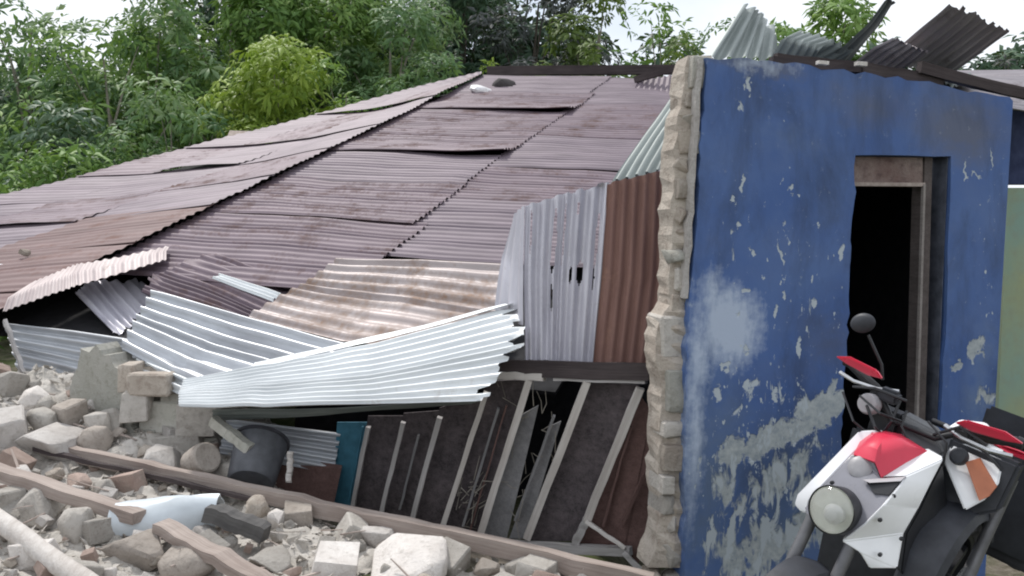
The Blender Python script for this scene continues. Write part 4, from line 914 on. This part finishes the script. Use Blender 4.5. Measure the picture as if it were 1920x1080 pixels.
hp = MB(); hp.slab([V(-.10,-.12,.80),V(-.10,.12,.80),V(-.07,.11,.62),V(-.03,0,.54),V(-.07,-.11,.62)], V(-.07,0,0)); k2.put(hp, 'lower_cowl', 'b_dark', bevel=.012)
# ------------------------------------------------------------------ trees and bushes
def leaf_mat(name, dark, mid, light, trans=.38):
    n = NT(name); at_ = n.n('ShaderNodeAttribute'); at_.attribute_name = 'tint'
    c = n.ramp(at_.outputs['Fac'], (0., dark), (.5, mid), (1., light)); n.set(c, .55, 0, .35)
    tr = n.n('ShaderNodeBsdfTranslucent'); n.l(n.mix(.5, c, (.16,.24,.03)), tr.inputs[0]); ms = n.n('ShaderNodeMixShader'); ms.inputs[0].default_value = trans
    n.l(n.b.outputs[0], ms.inputs[1]); n.l(tr.outputs[0], ms.inputs[2]); n.l(ms.outputs[0], n.out.inputs[0]); return n.m
M['leaf_mid'] = leaf_mat('mid green leaves', (.075,.165,.04), (.18,.32,.075), (.33,.47,.15))
M['leaf_blue'] = leaf_mat('bluish green leaves', (.07,.15,.065), (.155,.28,.11), (.35,.45,.27))
M['leaf_bright'] = leaf_mat('yellow green leaves', (.15,.25,.03), (.27,.38,.05), (.38,.50,.10), .35)
M['leaf_dark'] = leaf_mat('dark green leaves', (.024,.058,.036), (.065,.125,.07), (.14,.21,.12), .15)
M['leaf_grey'] = leaf_mat('greyish violet leaves', (.03,.036,.038), (.065,.075,.075), (.17,.18,.18), .12)
M['leaf_olive'] = leaf_mat('olive green leaves', (.06,.10,.02), (.125,.19,.045), (.22,.29,.09), .3)
M['bark'] = m_wood('pale bark', (.16,.145,.115), (.33,.31,.26)); M['bark_dark'] = m_wood('dark bark', (.05,.042,.035), (.11,.095,.08))
def leaves_mesh(name, cen, axis, size, nl, seed, droop=.25, wid=.32, tint=None):
    """cen (N,3), axis (N,3), size (N,): every sprig is nl leaflets fanned round its axis, each a folded blade"""
    g = np.random.default_rng(seed); N = len(cen)
    ax = axis/np.linalg.norm(axis, axis=1, keepdims=True)
    ref = g.normal(size=(N,3)); e1 = np.cross(ax, ref); e1 /= np.linalg.norm(e1, axis=1, keepdims=True); e2 = np.cross(ax, e1)
    an = (np.arange(nl)[None,:]*2*np.pi/nl + g.uniform(-.35,.35,(N,nl)))
    d = e1[:,None,:]*np.cos(an)[...,None]+e2[:,None,:]*np.sin(an)[...,None]+ax[:,None,:]*g.uniform(-.1,.65,(N,nl))[...,None]
    d[...,2] -= g.uniform(0, droop*1.6, (N,nl)); d /= np.linalg.norm(d, axis=2, keepdims=True)
    L = size[:,None]*g.uniform(.65,1.2,(N,nl)); sd = np.cross(d, ax[:,None,:]+g.normal(0,.35,(N,nl,3))); sd /= np.linalg.norm(sd, axis=2, keepdims=True)+1e-9
    b = cen[:,None,:]+d*(L*.12)[...,None]; up = np.cross(sd, d)
    mid = b+d*(L*.5)[...,None]+up*(L*.10)[...,None]; tip = b+d*L[...,None]-np.array([0,0,1.])*(L*droop*.5)[...,None]
    s1 = mid+sd*(L*wid*.5)[...,None]-up*(L*.12)[...,None]; s2 = mid-sd*(L*wid*.5)[...,None]-up*(L*.12)[...,None]
    v = np.stack([b, s1, mid, s2, tip], 2).reshape(-1,3); K = N*nl
    q = (np.arange(K)*5)[:,None]; tri = np.concatenate([q+[0,1,2], q+[0,2,3], q+[1,4,2], q+[2,4,3]], 1).reshape(-1)
    me = bpy.data.meshes.new(name); me.vertices.add(K*5); me.vertices.foreach_set('co', v.astype(np.float32).ravel())
    me.loops.add(len(tri)); me.loops.foreach_set('vertex_index', tri.astype(np.int32)); me.polygons.add(len(tri)//3)
    me.polygons.foreach_set('loop_start', np.arange(0, len(tri), 3, dtype=np.int32)); me.update(calc_edges=True)
    t = (tint if tint is not None else g.normal(.45,.2,N)); tt = np.clip(np.repeat(t[:,None],nl,1)+g.normal(0,.12,(N,nl)),0,1)
    a = me.attributes.new('tint','FLOAT','POINT'); a.data.foreach_set('value', np.repeat(tt.ravel(),5).astype(np.float32)); me.validate(); return me
def lobes_points(lobes, dens, g, lo=.45):
    cs, axs, ts = [], [], []
    for c, r in lobes:
        r = np.array(r); N = max(8, int(3.4*dens*(r[0]*r[1]+r[0]*r[2]+r[1]*r[2])*4.2/3))
        d = g.normal(size=(N,3)); d /= np.linalg.norm(d,axis=1,keepdims=True); rad = g.uniform(lo**2,1.1,N)**.5
        cs.append(np.array(c)+d*r*rad[:,None]); a = d+np.array([0,-.1,.75])+g.normal(0,.3,(N,3)); axs.append(a); ts.append(np.clip(g.normal(.42,.16,N)+g.normal(0,.10),0,1))
    return np.concatenate(cs), np.concatenate(axs), np.concatenate(ts)
NT_ = [0]
def tree(name, label, cat, px, Y, top, base_z, hw, kind, bark='bark', nlobe=9, ls=.26, dens=16, nl=6, group=None, low=.25, lean=0., wid=.32, trunk_r=.09, droop=.3, lrad=.42):
    """a trunk with limbs reaching into leaf lobes; top = pixel row of the crown's top, hw = half width in metres"""
    NT_[0] += 1; g = np.random.default_rng(100+NT_[0]); tp = at(px, top, Y); b = V(tp.x-lean, Y, base_z); H = tp.z-base_z
    root = thing(name, label, cat, b, group)
    lrad *= 1.15
    lobes = []
    for i in range(nlobe):
        h = low+(1-low)*(i+.6)/nlobe; w_ = hw*(1-.55*abs((h-.55)/.55)**1.6)
        h = min(h, 1.0); an = i*2.4+g.uniform(-.5,.5); rr_ = w_*g.uniform(.25,.85); r = hw*lrad*g.uniform(.7,1.15)
        z = base_z+H*h-r*.35; lobes.append(((b.x+lean*h+math.cos(an)*rr_, b.y+math.sin(an)*rr_*.8, z), (r, r, r*.72)))
    tr = MB(); n_ = 7; pts = [b+V(lean*t+.05*H*.2*math.sin(t*5+NT_[0]), .03*math.sin(t*7), H*t*.86) for t in [i/n_ for i in range(n_+1)]]
    tr.tube(pts, [trunk_r*(1-.75*i/n_) for i in range(n_+1)], 8); tr.build('trunk', M[bark], root, smooth=True)
    lm = MB()
    for c, r in lobes:
        k = max(1, min(n_-1, int((c[2]-base_z)/H*n_*.8))); p = pts[k]; q = V(*c)
        lm.tube([p, lerp(p,q,.5)+V(0,0,.08*(q-p).length), q], [trunk_r*.42,trunk_r*.28,trunk_r*.1], 5)
    lm.build('limb', M[bark], root, smooth=True)
    c, a, t = lobes_points(lobes, dens, g)
    me = leaves_mesh('crown', c, a, g.uniform(.75,1.25,len(c))*ls*.82*g.choice([.65,.9,1,1.3],len(c)), nl, NT_[0], droop, wid, t)
    link('crown', me, M[kind], root); return root
G1 = 'trees and tall shrubs behind the collapsed roof'
T = [ # name, label, px, Y, top row, half width m, leaf kind, extra
 ('broadleaf_tree','tall bluish green tree at the left edge with sky showing through its top',60,19,-30,2.3,'leaf_blue',dict(nlobe=10,dens=5,ls=.30,low=.3)),
 ('broadleaf_tree','open leafy tree with a pale slanting trunk left of the yellow green bush',190,17.5,28,1.9,'leaf_mid',dict(nlobe=9,dens=6,ls=.26,low=.35,lean=-.9,trunk_r=.07)),
 ('broadleaf_tree','bluish tree with a thin pale stem right of the slanting trunk',290,18.5,-10,1.9,'leaf_blue',dict(nlobe=11,dens=12,ls=.25,low=.2,trunk_r=.06)),
 ('broadleaf_tree','big full green tree rising out of the frame above the yellow green bush',430,21,-120,2.7,'leaf_mid',dict(nlobe=14,dens=14,ls=.28,low=.2)),
 ('broadleaf_tree','bright green tree reaching out of the frame left of the dark hollow',600,22,-120,2.8,'leaf_mid',dict(nlobe=14,dens=15,ls=.26,low=.2)),
 ('broadleaf_tree','grey green tree with glinting leaves just left of the dark hollow',740,20.5,-20,2.0,'leaf_blue',dict(nlobe=12,dens=13,ls=.24,low=.15)),
 ('dark_tree','dark shaded tree above the middle of the roof ridge',880,24,-150,2.3,'leaf_dark',dict(nlobe=13,dens=13,ls=.28,low=.1,bark='bark_dark')),
 ('dark_tree','greyish violet tree with dark gaps right of the dark hollow',1010,22,-90,2.0,'leaf_grey',dict(nlobe=12,dens=11,ls=.25,low=.1,bark='bark_dark')),
 ('broadleaf_tree','olive green tree over the right half of the roof ridge, beside open sky',1120,21,-40,1.35,'leaf_olive',dict(nlobe=9,dens=13,ls=.27,low=.1)),
 ('slender_tree','slender sparse tree with a pale stem against the white sky',1238,20,-10,1.15,'leaf_mid',dict(nlobe=7,dens=5,ls=.26,low=.45,lrad=.42,trunk_r=.05)),
 ('broadleaf_tree','leafy tree behind the standing sheet on the blue wall corner',1375,19,20,1.0,'leaf_blue',dict(nlobe=7,dens=7,ls=.24,low=.3)),
 ('broadleaf_tree','round green tree showing above the middle of the blue wall',1540,17.5,-28,1.5,'leaf_mid',dict(nlobe=12,dens=15,ls=.26,low=.3)),
 ('bare_tree','small sparse reddish shrub at the right edge above the blue wall',1893,18,78,.45,'leaf_grey',dict(nlobe=4,dens=4,ls=.16,low=.6,trunk_r=.03)),
]
for nm, lab, px, Y, top, hw, kind, kw in T:
    tree(nm, lab, 'tree', px, Y, top, -.2, hw, kind, group=G1, **kw)
G2 = 'bushes along the far side of the roof'
Bu = [
 ('big light green leafy bush at the left edge over the roof',70,13.5,275,1.35,'leaf_mid',dict(nlobe=9,dens=14,ls=.24,low=.1)),
 ('mid green bush second from the left along the far eave',215,14,300,1.0,'leaf_mid',dict(nlobe=8,dens=14,ls=.2,low=.1)),
 ('dark bluish bush under the slanting trunk',150,15.5,200,1.3,'leaf_dark',dict(nlobe=8,dens=12,ls=.26,low=.1)),
 ('fluffy bluish bush by the thin pale stems left of the yellow green bush',320,15,150,1.2,'leaf_blue',dict(nlobe=10,dens=13,ls=.2,low=.1)),
 ('bright yellow green bush rising over the far eave of the roof',520,16.5,60,1.9,'leaf_bright',dict(nlobe=12,dens=15,ls=.25,low=.05,droop=.5)),
 ('green bush between the yellow green bush and the grey green tree',655,17,105,1.1,'leaf_mid',dict(nlobe=8,dens=14,ls=.2,low=.1)),
 ('bluish green bush low behind the roof left of the dark stone',780,18,85,1.2,'leaf_blue',dict(nlobe=9,dens=15,ls=.2,low=.1)),
 ('small yellow green shrub in front of the dark hollow',928,18.5,88,.42,'leaf_bright',dict(nlobe=5,dens=16,ls=.2,low=.2)),
 ('low olive shrub behind the middle of the roof ridge',1020,19,92,.6,'leaf_olive',dict(nlobe=5,dens=13,ls=.2,low=.2)),
 ('yellowish bush over the right end of the roof ridge',1130,18.5,60,.85,'leaf_olive',dict(nlobe=7,dens=13,ls=.24,low=.2)),
 ('pale green bush beside the concrete cap of the broken wall',1275,18,62,.8,'leaf_olive',dict(nlobe=7,dens=10,ls=.22,low=.3)),
 ('green bush behind the scraps of iron on the blue wall top',1450,16,35,.8,'leaf_mid',dict(nlobe=6,dens=12,ls=.22,low=.4)),
 ('bush low in the dark gap left of the yellow green bush',400,15.8,190,.75,'leaf_blue',dict(nlobe=6,dens=12,ls=.2,low=.1)),
]
for lab, px, Y, top, hw, kind, kw in Bu:
    tree('bush', lab, 'bush', px, Y, top, -.1, hw, kind, group=G2, trunk_r=.04, **kw)
# the wood behind, one mass
g = np.random.default_rng(5); lob = []
for k in range(120):
    px = g.uniform(-420, 1130); Y = g.uniform(24, 30); top = 70 if px < 330 else -60
    p = at(px, g.uniform(top+60, 330), Y); r = g.uniform(.9,1.7); lob.append(((p.x,p.y,p.z),(r,r,r*.8)))
for k in range(30):
    px = g.uniform(1100, 2300); p = at(px, g.uniform(95, 300), g.uniform(24,28)); r = g.uniform(.7,1.1); lob.append(((p.x,p.y,p.z),(r,r,r*.7)))
c, a, t = lobes_points(lob, 3.6, g)
tag(link('woods', leaves_mesh('woods', c, a, g.uniform(.3,.5,len(c)), 5, 77, .3, .4, np.clip(t-.05,0,1)), M['leaf_dark']), kind='stuff')
c = np.stack([g.uniform(-13,4.5,1500), g.uniform(11.5,19,1500), g.uniform(0,.9,1500)],1); keep = c[:,1] > 11.2-(c[:,0]+6)*(-.85) ; c = c[keep]
tag(link('undergrowth', leaves_mesh('undergrowth', c, np.tile([0,-.2,1.],(len(c),1))+g.normal(0,.3,c.shape), g.uniform(.15,.35,len(c)), 6, 78), M['leaf_mid']), kind='stuff')
